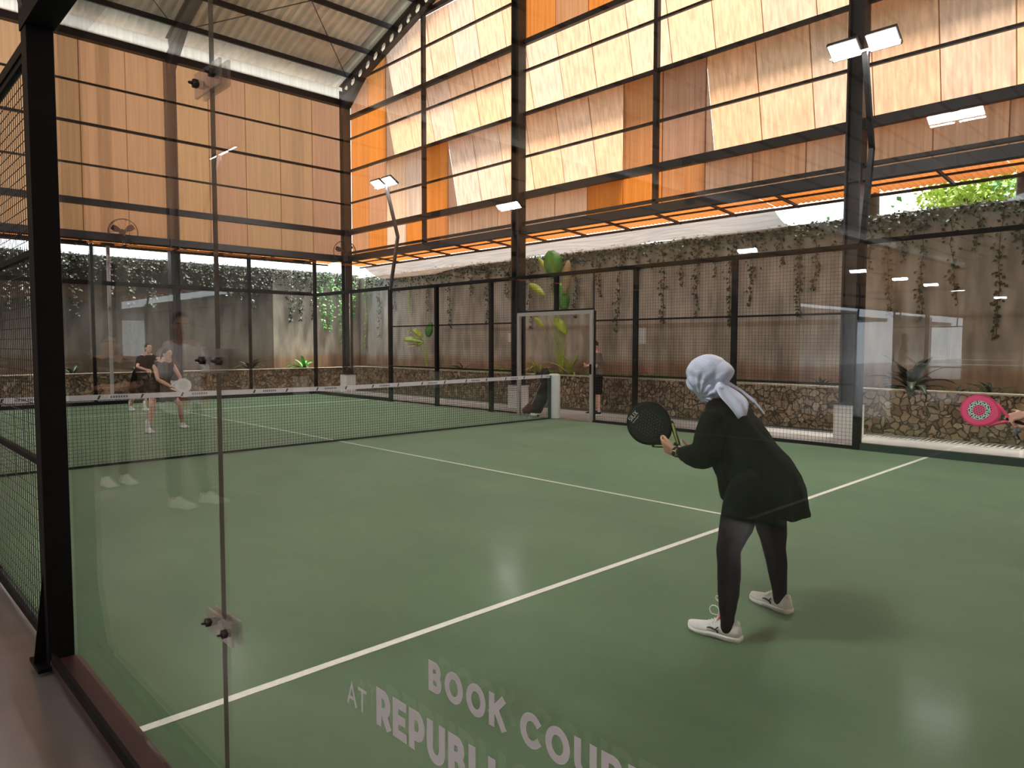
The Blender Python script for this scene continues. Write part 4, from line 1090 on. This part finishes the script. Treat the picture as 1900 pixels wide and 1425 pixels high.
# hijab: hood round the head, folds swept to the nape, knot and tail
r, f, u, M = basis(HF, HU)
hj = MB()
hj.ell(HC+u*.040-f*.012, (.094, .122, .098), M, 24, 14)
hj.ell(HC+u*.000+f*.018, (.089, .098, .100), M, 20, 12)
hj.ell(HC-u*.040+f*.005, (.080, .080, .078), M, 20, 12)
hj.ell(HC-f*.055+u*.034, (.082, .088, .086), M, 20, 12)
hj.ell(HC-f*.100+u*.010, (.070, .068, .070), M, 18, 12)                     # bun under the cloth
hj.tube([HC-u*.085+f*.030, HC-u*.10-f*.02, HC-u*.075-f*.085], [.048, .060, .045], 14)
hj.ell(V((2.78, -7.925, 1.300)), (.040, .040, .034))
hj.ell(V((2.80, -7.90, 1.272)), (.060, .055, .030))
hj.ell(HC-u*.070+f*.012, (.066, .060, .060), M, 20, 12)
hj.tube([HC-u*.10+f*.015, HC-u*.105-f*.02], [.050, .058], 14)
hood = blob('headscarf', hj, scarf_m, W, .0050, 4)
off_ = wloc(W)
fd = (-f*.62+u*.78).normalized(); fp = (f*.78+u*.62).normalized()
nrms = [v.normal.copy() for v in hood.data.vertices]
for v, n_ in zip(hood.data.vertices, nrms):
    p = v.co+off_-HC; pu_, pf_ = p.dot(u), p.dot(f)
    pv0 = p-(-u*.105+f*.035)                                            # folds radiate from under the chin
    ang = math.atan2(pv0.dot(u), -pv0.dot(f)); dist = math.hypot(pv0.dot(u), pv0.dot(f))
    mask = max(0, min(1, (.055-pu_)/.05))*max(0, min(1, dist/.04))
    w_ = math.sin(ang*15+noise.noise(p*14)*1.6)
    v.co += n_*(.0052*mask*w_*min(1, dist/.09)+.0016*noise.noise(p*26))
hood.data.update()
def sheet_mesh(rows_, name, m, parent, th=.004):
    mb = MB(); mb.loft(rows_, closed=False, caps=False)
    o = mb.build(name, m, parent); so = o.modifiers.new('s', 'SOLIDIFY'); so.thickness = th; so.offset = 0
    ss = o.modifiers.new('ss', 'SUBSURF'); ss.levels = 1; ss.render_levels = 2; return o
tail = []
pathL = [V((2.735, -7.92, 1.305)), V((2.72, -7.94, 1.262)), V((2.72, -7.985, 1.222)), V((2.725, -8.03, 1.182)), V((2.745, -8.055, 1.140))]
pathR = [V((2.80, -7.945, 1.315)), V((2.84, -7.98, 1.29)), V((2.84, -8.04, 1.252)), V((2.84, -8.072, 1.222)), V((2.80, -8.07, 1.150))]
for i, (a_, b_) in enumerate(zip(pathL, pathR)):
    row = []
    for j in range(13):
        q = j/12; p = a_.lerp(b_, q); w_ = math.sin(q*PI*4.3+i*.9)*.009*min(1, i*.6+.4)+math.sin(q*PI)*.024
        row.append(p+V((-.35, -.62, .45)).normalized()*w_)
    tail.append(row)
sheet_mesh(tail, 'scarf_tail', scarf_m, hood)
MB().tube([V((2.85, -7.92, 1.335)), V((2.89, -7.99, 1.285)), V((2.90, -8.06, 1.235)), V((2.91, -8.12, 1.165))], [.010, .009, .008, .005], 8).build('scarf_end', scarf_m, hood)
MB().tube([V((2.84, -7.93, 1.325)), V((2.87, -8.0, 1.285)), V((2.88, -8.07, 1.225))], [.008, .007, .004], 8).build('scarf_end', scarf_m, hood)
# shoes
shoe(W, V((2.548, -8.195, 0)), V((2.52, -7.905, 0)), 1.0, detail=True)
shoe(W, V((3.115, -8.20, 0)), V((3.185, -7.925, 0)), 1.0, detail=True, loop=False)
# watch
wd = (V((2.675, -7.70, .930))-V((2.62, -7.86, .938))).normalized(); wc = V((2.670, -7.715, .930))
x1 = wd.cross(V((0, 0, 1))).normalized(); x2 = x1.cross(wd)
wt = MB().loft([[wc+wd*q+(x1*math.cos(2*PI*k/20)+x2*math.sin(2*PI*k/20))*rr for k in range(20)] for q, rr in ((-.010, .0262), (-.010, .030), (.010, .030), (.010, .0262))], caps=False)
wt = wt.build('watch', rk_black, W)
MB().ell(wc-x1*(-.0)+V((-.030, 0, -.004)), (.007, .017, .019), None, 14, 8).build('watch_case', mat('gold watch rim', (.5, .42, .2), .3, .8), wt)
MB().ell(wc+V((-.0345, 0, -.004)), (.004, .013, .015), None, 12, 6).build('watch_face', rk_black, wt)

# her racket
cdir = V((-.81, -.57, .11))
rt, ra, re, rn = racket('round black padel racket with scrawled print held up by the hooded player', (2.785, -7.44, 1.065), (.10, -.235, -.185), cdir, rk_black, rk_black, rk_black, holes=True)
for sg in (1,):
    MB().tube([V((2.785, -7.44, 1.065))+ra*.115+re*q*.084+rn*.010 for q in (1,)]+[V((2.785, -7.44, 1.065))+ra*.17+re*.041+rn*.010, V((2.785, -7.44, 1.065))+ra*.212+re*.012+rn*.010], .006, 8).build('throat_stripe', rk_green, rt)
    MB().tube([V((2.785, -7.44, 1.065))+ra*.115-re*.084+rn*.010, V((2.785, -7.44, 1.065))+ra*.17-re*.041+rn*.010, V((2.785, -7.44, 1.065))+ra*.212-re*.012+rn*.010], .006, 8).build('throat_stripe', rk_green, rt)
# print "SIUX" near the upper left rim
RC = V((2.785, -7.44, 1.065))
pu = V((.72*-.0, 0, 0))
xr = rn.cross(V((0, 0, 1))).normalized(); xr = xr if xr.dot(V((.72, -.69, 0))) > 0 else -xr; yu = rn.cross(xr); yu = yu if yu.z > 0 else -yu
dt = (xr*.62+yu*.78).normalized(); nt_ = (-xr*.78+yu*.62).normalized()
org = RC+xr*-.105+yu*.005
letters('SIUX', lambda a_, b_, d_: org+dt*a_+nt_*b_+rn*(.0168+d_), .028, .0032, .004, .9, 'racket_print', logo_w, rt)
MB().bar(org+dt*.0-nt_*.012+rn*.0172, org+dt*.055-nt_*.012+rn*.0172, .0022, .0006, rn).build('print_line', logo_w, rt)

# ---------------------------------------------------------------- far players
person('player in black sleeveless top crouching behind the net with a pale racket', dict(
    head=(3.47, 3.16, 1.36), neck=(3.43, 3.22, 1.24), chest=(3.44, 3.30, 1.08), pelvis=(3.42, 3.50, .80), shL=(3.60, 3.27, 1.15), shR=(3.28, 3.22, 1.15),
    elbL=(3.66, 3.12, .95), elbR=(3.27, 3.06, .93), wrL=(3.60, 2.98, .83), wrR=(3.46, 2.95, .80), hdL=(3.56, 2.92, .82), hdR=(3.53, 2.90, .79), hipL=(3.52, 3.50, .76), hipR=(3.32, 3.48, .76),
    knL=(3.74, 3.40, .45), knR=(3.22, 3.22, .44), ankL=(3.84, 3.62, .10), ankR=(3.14, 3.22, .10), toeL=(3.88, 3.40, .0), toeR=(3.17, 2.98, 0)),
    dict(face=(.35, -.9, -.15), top='vest', topm=cloth_b, bottom='skirt', botm=cloth_b, leg=.45, skin=skin_l, bun=True, s=.94, palmL=(-.5, 0, -.5), palmR=(.5, 0, -.5), sock=.10))
racket('white padel racket held in front of the crouching far player', (3.62, 2.86, .82), (-.9, .25, -.15), (-.2, -1, .1), rk_white, rk_white, rk_black, True, s=.95)
person('player in black shirt and skirt deep in the far court, one arm stretched out', dict(
    head=(4.52, 7.62, 1.44), neck=(4.50, 7.68, 1.29), chest=(4.47, 7.72, 1.12), pelvis=(4.38, 7.80, .80), shL=(4.64, 7.68, 1.22), shR=(4.33, 7.66, 1.20),
    elbL=(4.70, 7.46, 1.20), elbR=(4.24, 7.50, 1.02), wrL=(4.80, 7.26, 1.21), wrR=(4.40, 7.40, .95), hipL=(4.47, 7.80, .76), hipR=(4.28, 7.80, .76),
    knL=(4.50, 7.62, .42), knR=(4.22, 7.72, .42), ankL=(4.42, 7.66, .09), ankR=(4.20, 7.95, .09), toeL=(4.46, 7.44, 0), toeR=(4.22, 7.72, 0)),
    dict(face=(.15, -1, -.08), top='shirt', topm=cloth_b, sleeve=.5, bottom='skirt', botm=cloth_b, leg=.75, skin=skin_l, bun=True, s=.95, sock=.12))
racket('brown padel racket at the end of the back player’s outstretched arm', (4.90, 7.12, 1.02), (-.35, .3, .9), (-.5, -1, .1), rk_brown, rk_brown, rk_black, False, s=.95)
# man at the gate
person('man in grey-brown t-shirt and black shorts standing behind the mesh by the gate', dict(
    head=(11.18, -.10, 1.50), neck=(11.20, -.12, 1.37), chest=(11.22, -.13, 1.18), pelvis=(11.22, -.14, .88), shL=(11.32, .02, 1.30), shR=(11.10, -.30, 1.30),
    elbL=(11.24, .10, 1.06), elbR=(10.98, -.30, 1.05), wrL=(11.04, .0, 1.05), wrR=(10.98, -.10, 1.08), hipL=(11.28, -.07, .84), hipR=(11.17, -.22, .84),
    knL=(11.28, -.03, .45), knR=(11.14, -.24, .45), ankL=(11.30, -.0, .09), ankR=(11.14, -.25, .09), toeL=(11.10, .10, 0), toeR=(10.94, -.16, 0)),
    dict(face=(-.85, -.2, -.25), top='shirt', topm=cloth_g, sleeve=.6, bottom='shorts', botm=cloth_b, leg=.85, skin=skin_l, s=.97, hem=.0, shoe=rk_black, sole=shoe_s, palmL=(0, 0, 1), palmR=(0, 0, 1), thumbL=(-1, 0, 0), thumbR=(-1, 0, 0)))
# player at the right edge, mostly outside the frame
person('player outside the right edge whose bare forearms reach in with a pink racket', dict(
    head=(6.35, -9.18, 1.50), neck=(6.33, -9.24, 1.36), chest=(6.33, -9.28, 1.20), pelvis=(6.35, -9.42, .88), shL=(6.16, -9.24, 1.30), shR=(6.50, -9.24, 1.30),
    elbL=(6.05, -9.02, 1.06), elbR=(6.25, -9.02, 1.00), wrL=(6.0, -8.76, .995), wrR=(6.02, -8.78, .925), hdL=(5.995, -8.66, .965), hdR=(6.0, -8.70, .905), hipL=(6.25, -9.42, .84), hipR=(6.45, -9.42, .84),
    knL=(6.16, -9.34, .47), knR=(6.54, -9.34, .47), ankL=(6.12, -9.46, .09), ankR=(6.58, -9.46, .09), toeL=(6.10, -9.24, 0), toeR=(6.60, -9.24, 0)),
    dict(face=(-.1, 1, -.1), top='shirt', topm=cloth_b, sleeve=.6, bottom='shorts', botm=cloth_b, leg=.7, skin=skin_l, s=.97, bun=True, palmL=(.6, 0, -.4), palmR=(-.6, .0, .3), thumbL=(-.3, 0, 1), thumbR=(0, 0, 1), curlL=.25, curlR=.9), .007)
racket('hot pink padel racket with mint and black print at the right edge', (6.0, -8.445, 1.005), (.02, -1, -.30), (-.97, -.2, .1), rk_pink, rk_pink, rk_black, True, ring=rk_mint)
t = thing('wrist_pouch', 'small grey and black pouch dangling from the right-edge player', 'pouch', (5.97, -8.72, .85))
blob('pouch_body', MB().ell((5.97, -8.715, .868), (.022, .030, .026)).ell((5.97, -8.70, .84), (.012, .015, .022)), mat('grey mottled fabric', (.16, .17, .18), .7, noise_amt=.8, nscale=60), t, .005, 2)
MB().tube([(5.97, -8.705, .845), (5.97, -8.73, .80)], .007, 6).build('toggle', rk_black, t)
# two bystanders behind the photographer, seen only as reflections in the near glass
person('bystander in dark shirt with folded arms reflected left of the glass seam', dict(
    head=(-1.40, -1.40, 1.54), neck=(-1.39, -1.38, 1.40), chest=(-1.39, -1.36, 1.20), pelvis=(-1.40, -1.36, .90), shL=(-1.20, -1.42, 1.31), shR=(-1.58, -1.34, 1.31),
    elbL=(-1.17, -1.52, 1.07), elbR=(-1.62, -1.46, 1.07), wrL=(-1.40, -1.62, 1.10), wrR=(-1.38, -1.60, 1.06), hipL=(-1.31, -1.36, .86), hipR=(-1.49, -1.36, .86),
    knL=(-1.30, -1.38, .47), knR=(-1.50, -1.38, .47), ankL=(-1.33, -1.36, .09), ankR=(-1.52, -1.36, .09), toeL=(-1.36, -1.58, 0), toeR=(-1.56, -1.58, 0)),
    dict(face=(.2, -1, 0), top='shirt', topm=cloth_b, sleeve=.6, bottom='trousers', botm=cloth_b2, leg=1.85, skin=skin, s=1.0), .011)
person('bystander in white shirt reflected on the right of the glass seam', dict(
    head=(-1.60, -3.0, 1.72), neck=(-1.60, -2.98, 1.56), chest=(-1.60, -2.96, 1.34), pelvis=(-1.60, -2.94, .98), shL=(-1.42, -3.05, 1.46), shR=(-1.78, -2.92, 1.46),
    elbL=(-1.38, -3.12, 1.20), elbR=(-1.84, -2.98, 1.20), wrL=(-1.48, -3.26, 1.05), wrR=(-1.74, -3.16, 1.05), hipL=(-1.51, -2.95, .94), hipR=(-1.69, -2.93, .94),
    knL=(-1.50, -3.0, .50), knR=(-1.72, -2.96, .50), ankL=(-1.50, -2.98, .09), ankR=(-1.80, -2.96, .09), toeL=(-1.60, -3.16, 0), toeR=(-1.92, -3.14, 0)),
    dict(face=(.3, -1, -.2), top='shirt', topm=cloth_w, sleeve=.7, bottom='trousers', botm=cloth_b2, leg=1.85, skin=skin, s=1.06), .011)
# ================================================================== PLANTS
def leaf(mb, p, d, n, L, w_):
    """small pointed leaf folded on its midrib"""
    d = V(d).normalized(); n = V(n); n = (n-d*n.dot(d)).normalized(); s_ = d.cross(n)
    p = V(p); a, b, c, e = p, p+d*L*.45+s_*w_/2+n*.15*w_, p+d*L, p+d*L*.45-s_*w_/2+n*.15*w_
    mb.add([a, b, c, e, p+d*L*.5], [(0, 1, 4), (1, 2, 4), (0, 4, 3), (4, 2, 3)], True)
def vine(rnd, base, length, outn, m, label, group, dens=34, lsz=.075, spread=.09):
    b = V(base); o = V(outn); t = thing('hanging_vine', label, 'vine', tuple(b), group)
    sd = o.cross(V((0, 0, 1))).normalized()
    pts = [b]; x_ = 0
    for i in range(1, 9):
        x_ += rnd.uniform(-.05, .05); pts.append(b+V((0, 0, -length*i/8))+sd*x_+o*rnd.uniform(.0, .06))
    MB().tube(pts, .006, 4).build('stem', bark, t)
    mb = MB(); n_ = max(8, int(length*dens))
    for i in range(n_):
        q = rnd.random()**.85*8; k = min(7, int(q)); p = pts[k].lerp(pts[k+1], q-k)
        sp = spread*(1.35-q/8)
        p = p+sd*rnd.gauss(0, sp*.6)+o*rnd.uniform(0, .07)
        leaf(mb, p, sd*rnd.uniform(-1, 1)+V((0, 0, -1))*rnd.uniform(.2, 1)+o*rnd.uniform(0, .7), o+sd*rnd.uniform(-.6, .6)+V((0, 0, rnd.uniform(0, .8))), lsz*rnd.uniform(.7, 1.3), lsz*rnd.uniform(.6, 1))
    mb.build('foliage', m, t); return t
rnd = random.Random(11)
spots = [(-8.9, 1.9), (-8.5, .9), (-8.1, 2.2), (-7.65, 1.5), (-7.3, 1.1), (-7.0, 2.3), (-6.55, .8), (-6.2, 1.7), (-5.85, 2.0), (-5.6, .9), (-5.15, 1.9), (-4.8, 1.0), (-4.4, 2.1), (-3.95, 1.3), (-3.5, 1.9), (-3.1, .8), (-2.6, 1.6), (-2.15, 2.0), (-1.7, .9), (-1.2, 1.8), (-.7, 1.1),
         (-.1, 1.9), (.5, 1.0), (1.1, 2.1), (1.8, 1.2), (2.6, 1.7), (3.4, .9), (4.2, 2.0), (5.0, 1.1), (5.9, 1.8), (6.8, .9), (7.8, 1.9), (8.9, 1.3), (9.9, 2.1), (10.9, 1.2), (11.8, 2.2), (12.6, 2.6)]
ORD = ['leftmost', 'second from the left', 'third from the left', 'fourth from the left', 'fifth from the left', 'sixth from the left', 'seventh from the left', 'eighth from the left', 'ninth from the left', 'tenth from the left']+['eleventh from the left', 'twelfth from the left', 'thirteenth from the left', 'fourteenth from the left', 'fifteenth from the left', 'sixteenth from the left']
def seen_bay(x_, y_):    # which framed opening of the fence a strand is seen through
    cx, cy = -.8236, -9.9802
    k_ = (10.06-cx)/(x_-cx); yy = cy+(y_-cy)*k_
    for lim, nm_ in ((-6, 'right of the thick post'), (-4, 'just left of the thick post'), (-2, 'behind the headscarf player'), (-.95, 'beside the waiting man'), (1.1, 'above the open gate'), (2.0, 'beside the net-side column'), (4, 'left of the net-side column'), (6, 'beside the far light pole')):
        if yy < lim: return nm_
    return 'through the far corner glass'
bays = {}
vr = []
for i, (y, ln) in enumerate(spots):
    yv = y+rnd.uniform(-.1, .1); vr.append((yv, ln)); bays.setdefault(seen_bay(13.58, yv), []).append(yv)
for i, (yv, ln) in enumerate(vr):
    bn = seen_bay(13.58, yv); o_ = sorted(bays[bn], reverse=True).index(yv)
    lb = '%s ivy strand %s, %s' % ('long' if ln > 1.5 else 'short', bn, ORD[o_] if len(bays[bn]) > 1 else 'the only one')
    vine(rnd, (13.58, yv, 3.96), ln, (-1, 0, 0), ivy_m if yv < 8 else leaf_y if i % 3 == 0 else ivy_m, lb, 'ivy strands on the right garden wall')
for i in range(30):
    x_ = 13.2-i*.42+rnd.uniform(-.1, .1)
    far_ = i > 3
    side = 'on the far wall, left of its middle column' if x_ < 6.9 else 'on the far wall, right of its middle column'
    n_ = i-4 if x_ >= 6.9 else None
    if far_:
        if side not in bays: bays[side] = 0
        bays[side] += 1
        lb = 'dark ivy strand %s, %s' % (side, ORD[bays[side]-1].replace('left', 'right').replace('rightmost', 'rightmost'))
    else: lb = ('first', 'second', 'third', 'fourth')[i]+' green ivy strand from the right beside the sunlit far corner'
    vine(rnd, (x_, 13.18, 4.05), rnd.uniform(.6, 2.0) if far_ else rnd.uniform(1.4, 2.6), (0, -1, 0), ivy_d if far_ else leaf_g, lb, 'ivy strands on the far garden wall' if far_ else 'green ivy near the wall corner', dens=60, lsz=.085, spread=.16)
# creeping fringe along the tops
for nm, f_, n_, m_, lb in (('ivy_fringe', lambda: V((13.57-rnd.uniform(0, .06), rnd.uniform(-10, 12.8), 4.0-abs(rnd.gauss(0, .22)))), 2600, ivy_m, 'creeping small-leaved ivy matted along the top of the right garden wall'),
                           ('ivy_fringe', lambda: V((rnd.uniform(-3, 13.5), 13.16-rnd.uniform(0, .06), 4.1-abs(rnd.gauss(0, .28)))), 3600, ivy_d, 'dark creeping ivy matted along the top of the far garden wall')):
    mb = MB()
    for i in range(n_):
        p = f_(); leaf(mb, p, (rnd.uniform(-1, 1), rnd.uniform(-1, 1), rnd.uniform(-1, .4)), (-.6, -.6, .6), rnd.uniform(.05, .10), rnd.uniform(.04, .08))
    tag(mb.build(nm, m_), lb, 'ivy', kind='stuff')

def blade(mb, p, ang, elev, L, w_, droop, seg=7, fold=.25):
    """arching strap leaf with thickness profile"""
    p = V(p); h = V((math.cos(ang), math.sin(ang), 0)); s_ = V((-math.sin(ang), math.cos(ang), 0)); rings = []
    e = elev; q = p.copy()
    for i in range(seg+1):
        t_ = i/seg; ww = w_*max(.04, math.sin(PI*min(1, .12+t_*.88))**.7)/2
        up = h*(-math.sin(e))+V((0, 0, math.cos(e)))
        rings.append([q-s_*ww+up*ww*fold, q-up*.002, q+s_*ww+up*ww*fold, q+up*.002])
        q = q+(h*math.cos(e)+V((0, 0, math.sin(e))))*L/seg; e -= droop/seg
    mb.loft(rings)
def rosette(rnd, c, n, L, w_, m, label, group=None, elev=(.5, 1.3), droop=(.8, 1.8), name='strap_leaf_plant', extra=None):
    t = thing(name, label, 'plant', c, group)
    for i in range(n):
        mb = MB(); blade(mb, V(c)+V((rnd.uniform(-.03, .03), rnd.uniform(-.03, .03), 0)), rnd.uniform(0, 2*PI), rnd.uniform(*elev), L*rnd.uniform(.7, 1.15), w_*rnd.uniform(.8, 1.2), rnd.uniform(*droop))
        mb.build('leaf', extra if (extra and i % 4 == 0) else m, t)
    return t
def big_leaf(mb, base, tip, w_, nrm, curl=.2, seg=9):
    base = V(base); tip = V(tip); d = tip-base; n = V(nrm).normalized(); s_ = d.normalized().cross(n).normalized(); n = s_.cross(d.normalized()); rings = []
    for i in range(seg+1):
        t_ = i/seg; ww = w_/2*max(.03, math.sin(PI*(t_*.92+.04))**.6)
        c = base+d*t_+n*math.sin(PI*t_)*curl*d.length
        rings.append([c-s_*ww+n*ww*.35, c-s_*ww*.5+n*ww*.12, c-n*.004, c+s_*ww*.5+n*ww*.12, c+s_*ww+n*ww*.35, c+n*.004])
    mb.loft(rings)
def paddle_plant(c, leaves, label):
    t = thing('broad_leaf_plant', label, 'plant', c)
    for (base, tip, w_, m_, nr) in leaves:
        base = V(base)
        MB().tube([V(c), V(c).lerp(base, .5)+V((0, 0, .15)), base], [.014, .010, .006], 7).build('leaf_stalk', leaf_y, t)
        mb = MB(); big_leaf(mb, base, tip, w_, nr, .06); mb.build('leaf', m_, t)
    return t
nr = (-.72, -.69, .3)
def Y_(u, z, X=12.95):   # documentation helper: world y for leaf placement was measured beforehand
    return V((X, u, z))
paddle_plant((12.95, 2.45, .70), [
    (Y_(2.70, 3.25), Y_(2.86, 3.98), .50, leaf_g, nr), (Y_(2.36, 2.80), Y_(2.12, 3.66, 12.8), .24, leaf_dry, nr), (Y_(2.36, 2.40), Y_(2.55, 3.12), .38, leaf_g, nr),
    (Y_(2.95, 3.40), Y_(3.32, 3.84), .14, leaf_y, nr), (Y_(3.08, 2.80), Y_(3.65, 3.16), .22, leaf_y, nr), (Y_(2.30, 1.80), Y_(2.70, 2.20), .26, leaf_y, nr), (Y_(3.10, 1.97), Y_(3.45, 2.25), .14, leaf_y, nr)],
    'tall broad-leaved plant rising above the fence right of the net-side column')
paddle_plant((12.95, 8.2, .70), [
    (Y_(8.48, 1.62), Y_(9.5, 1.68), .20, leaf_y, nr), (Y_(8.42, 1.74), Y_(8.95, 2.0), .22, leaf_y, nr), (Y_(8.16, 1.76), Y_(7.98, 2.22), .26, leaf_g, nr), (Y_(8.4, 1.6), Y_(8.8, 1.55), .24, leaf_y, nr), (Y_(8.6, 1.5), Y_(9.3, 1.42), .12, leaf_dry, nr)],
    'yellow-green broad-leaved plant behind the far mesh panels')
rosette(rnd, (12.9, 3.2, .70), 15, .75, .07, leaf_y, 'yellow-green strap-leaved clump above the racket bag', extra=leaf_dry)
rosette(rnd, (12.9, 2.1, .70), 12, .95, .06, leaf_y, 'arching yellowish clump seen through the gate beside the waiting man', extra=leaf_dry)
rosette(rnd, (12.9, 4.6, .70), 12, .6, .05, leaf_y, 'thin yellowish clump left of the net-side column', extra=leaf_dry)
rosette(rnd, (12.9, 6.4, .70), 10, .55, .06, leaf_d, 'small dark clump behind the far mesh corner')
rosette(rnd, (12.85, -5.88, .70), 26, .8, .15, leaf_d, 'large dark arching plant on the planter right of the thick post', elev=(.5, 1.4), droop=(.9, 1.9))
rosette(rnd, (12.8, -5.5, .70), 9, .42, .06, leaf_d, 'small dark plant just right of the thick post')
rosette(rnd, (12.8, -7.05, .70), 9, .38, .06, leaf_d, 'small dark plant above the pink racket')
rosette(rnd, (12.8, -7.75, .70), 14, .5, .10, leaf_d, 'dark bushy plant at the right edge of the photo')
rosette(rnd, (12.8, -6.6, .70), 7, .3, .05, leaf_d, 'tiny dark sprout left of the pink racket')
rosette(rnd, (12.85, -.35, .70), 10, .45, .07, leaf_g, 'green plant with pinkish leaves between waiting man and headscarf', extra=cloth_pink)
rosette(rnd, (12.85, -2.4, .70), 9, .35, .06, leaf_g, 'low green plant left of the headscarf')
rosette(rnd, (12.85, -4.3, .70), 9, .40, .06, leaf_d, 'low dark plant right of the headscarf')
for x_, l_, m_ in ((7.6, 'left of the glass seam clamp', leaf_d), (8.95, 'right of the glass seam', leaf_d), (10.8, 'beside the tall corner post', leaf_g)):
    rosette(rnd, (x_, 12.25, .67), 20, .72, .11, m_, 'leafy plant on the far planter '+l_, elev=(.4, 1.4))
for x_, l_ in ((4.0, 'behind the back player'), (5.6, 'left of the far middle column')):
    rosette(rnd, (x_, 12.25, .67), 12, .5, .09, leaf_d, 'dim leafy plant on the far planter '+l_)
mb = MB()
for i in range(3600):
    y = rnd.uniform(-9, 11.4); d_ = (rnd.uniform(-.5, .3), rnd.uniform(-.6, .6), 1)
    if y < -3 and rnd.random() < .75: continue
    leaf(mb, (rnd.uniform(12.6, 12.95), y, .69), d_, (-1, 0, .2), rnd.uniform(.08, .2), .022)
tag(mb.build('ground_cover', grass_m), 'short grassy green edging along the top of the stone planter', 'grass', kind='stuff')

# trees beyond the wall
def tree(c, h, r_, label, m, n_=2600):
    t = thing('tree', label, 'tree', c, 'trees beyond the garden wall'); c = V(c)
    MB().tube([c, c+V((.1, .05, h*.5)), c+V((.0, .1, h*.8))], [.16, .12, .06], 8).build('trunk', bark, t)
    br = MB()
    tips = []
    for i in range(7):
        a = 2*PI*i/7+rnd.random(); p0 = c+V((0, 0, h*(.45+.05*i))); p1 = p0+V((math.cos(a)*r_*.7, math.sin(a)*r_*.7, h*.15+rnd.uniform(0, .5))); tips.append(p1); br.tube([p0, p1], [.05, .02], 5)
    br.build('branches', bark, t)
    mb = MB()
    for i in range(n_):
        k = rnd.choice(tips+[c+V((0, 0, h*.85))]); p = k+V((rnd.gauss(0, r_*.3), rnd.gauss(0, r_*.3), rnd.gauss(0, r_*.28)))
        leaf(mb, p, (rnd.uniform(-1, 1), rnd.uniform(-1, 1), rnd.uniform(-1, .3)), (rnd.uniform(-1, 1), rnd.uniform(-1, 1), 1), rnd.uniform(.12, .22), rnd.uniform(.08, .14))
    mb.build('crown', m, t)
tree((19.5, -7.3, 3.8), 2.6, 1.5, 'leafy treetop glimpsed over the wall at the right edge under the awning', leaf_g)
tree((21.5, -4.6, 3.8), 2.0, 1.2, 'small treetop glimpsed over the wall left of the thick right post', leaf_y)
for i, (x_, y_, l_) in enumerate(((14.9, -4.2, 'unseen added tree shading the walkway behind the headscarf'), (15.0, -6.9, 'unseen added tree shading the walkway by the pink racket'), (14.9, -9.6, 'unseen added tree shading the walkway beyond the right edge'))):  # out-of-view crowns added to keep direct sun off the right walkway
    tree((x_+.6, y_, 3.8), 4.2, 1.9, l_, leaf_g, 2200)
# papers pinned to the wall
tag(MB().box((13.585, .28, 1.55), (13.597, .55, 1.95)).build('notice', paper_m), 'pale square notice on the garden wall beside the waiting man’s head', 'notice')
tag(MB().box((13.585, 5.0, 1.6), (13.597, 5.15, 1.85)).build('notice', ped_m), 'small white plate on the garden wall left of the net-side column', 'notice')
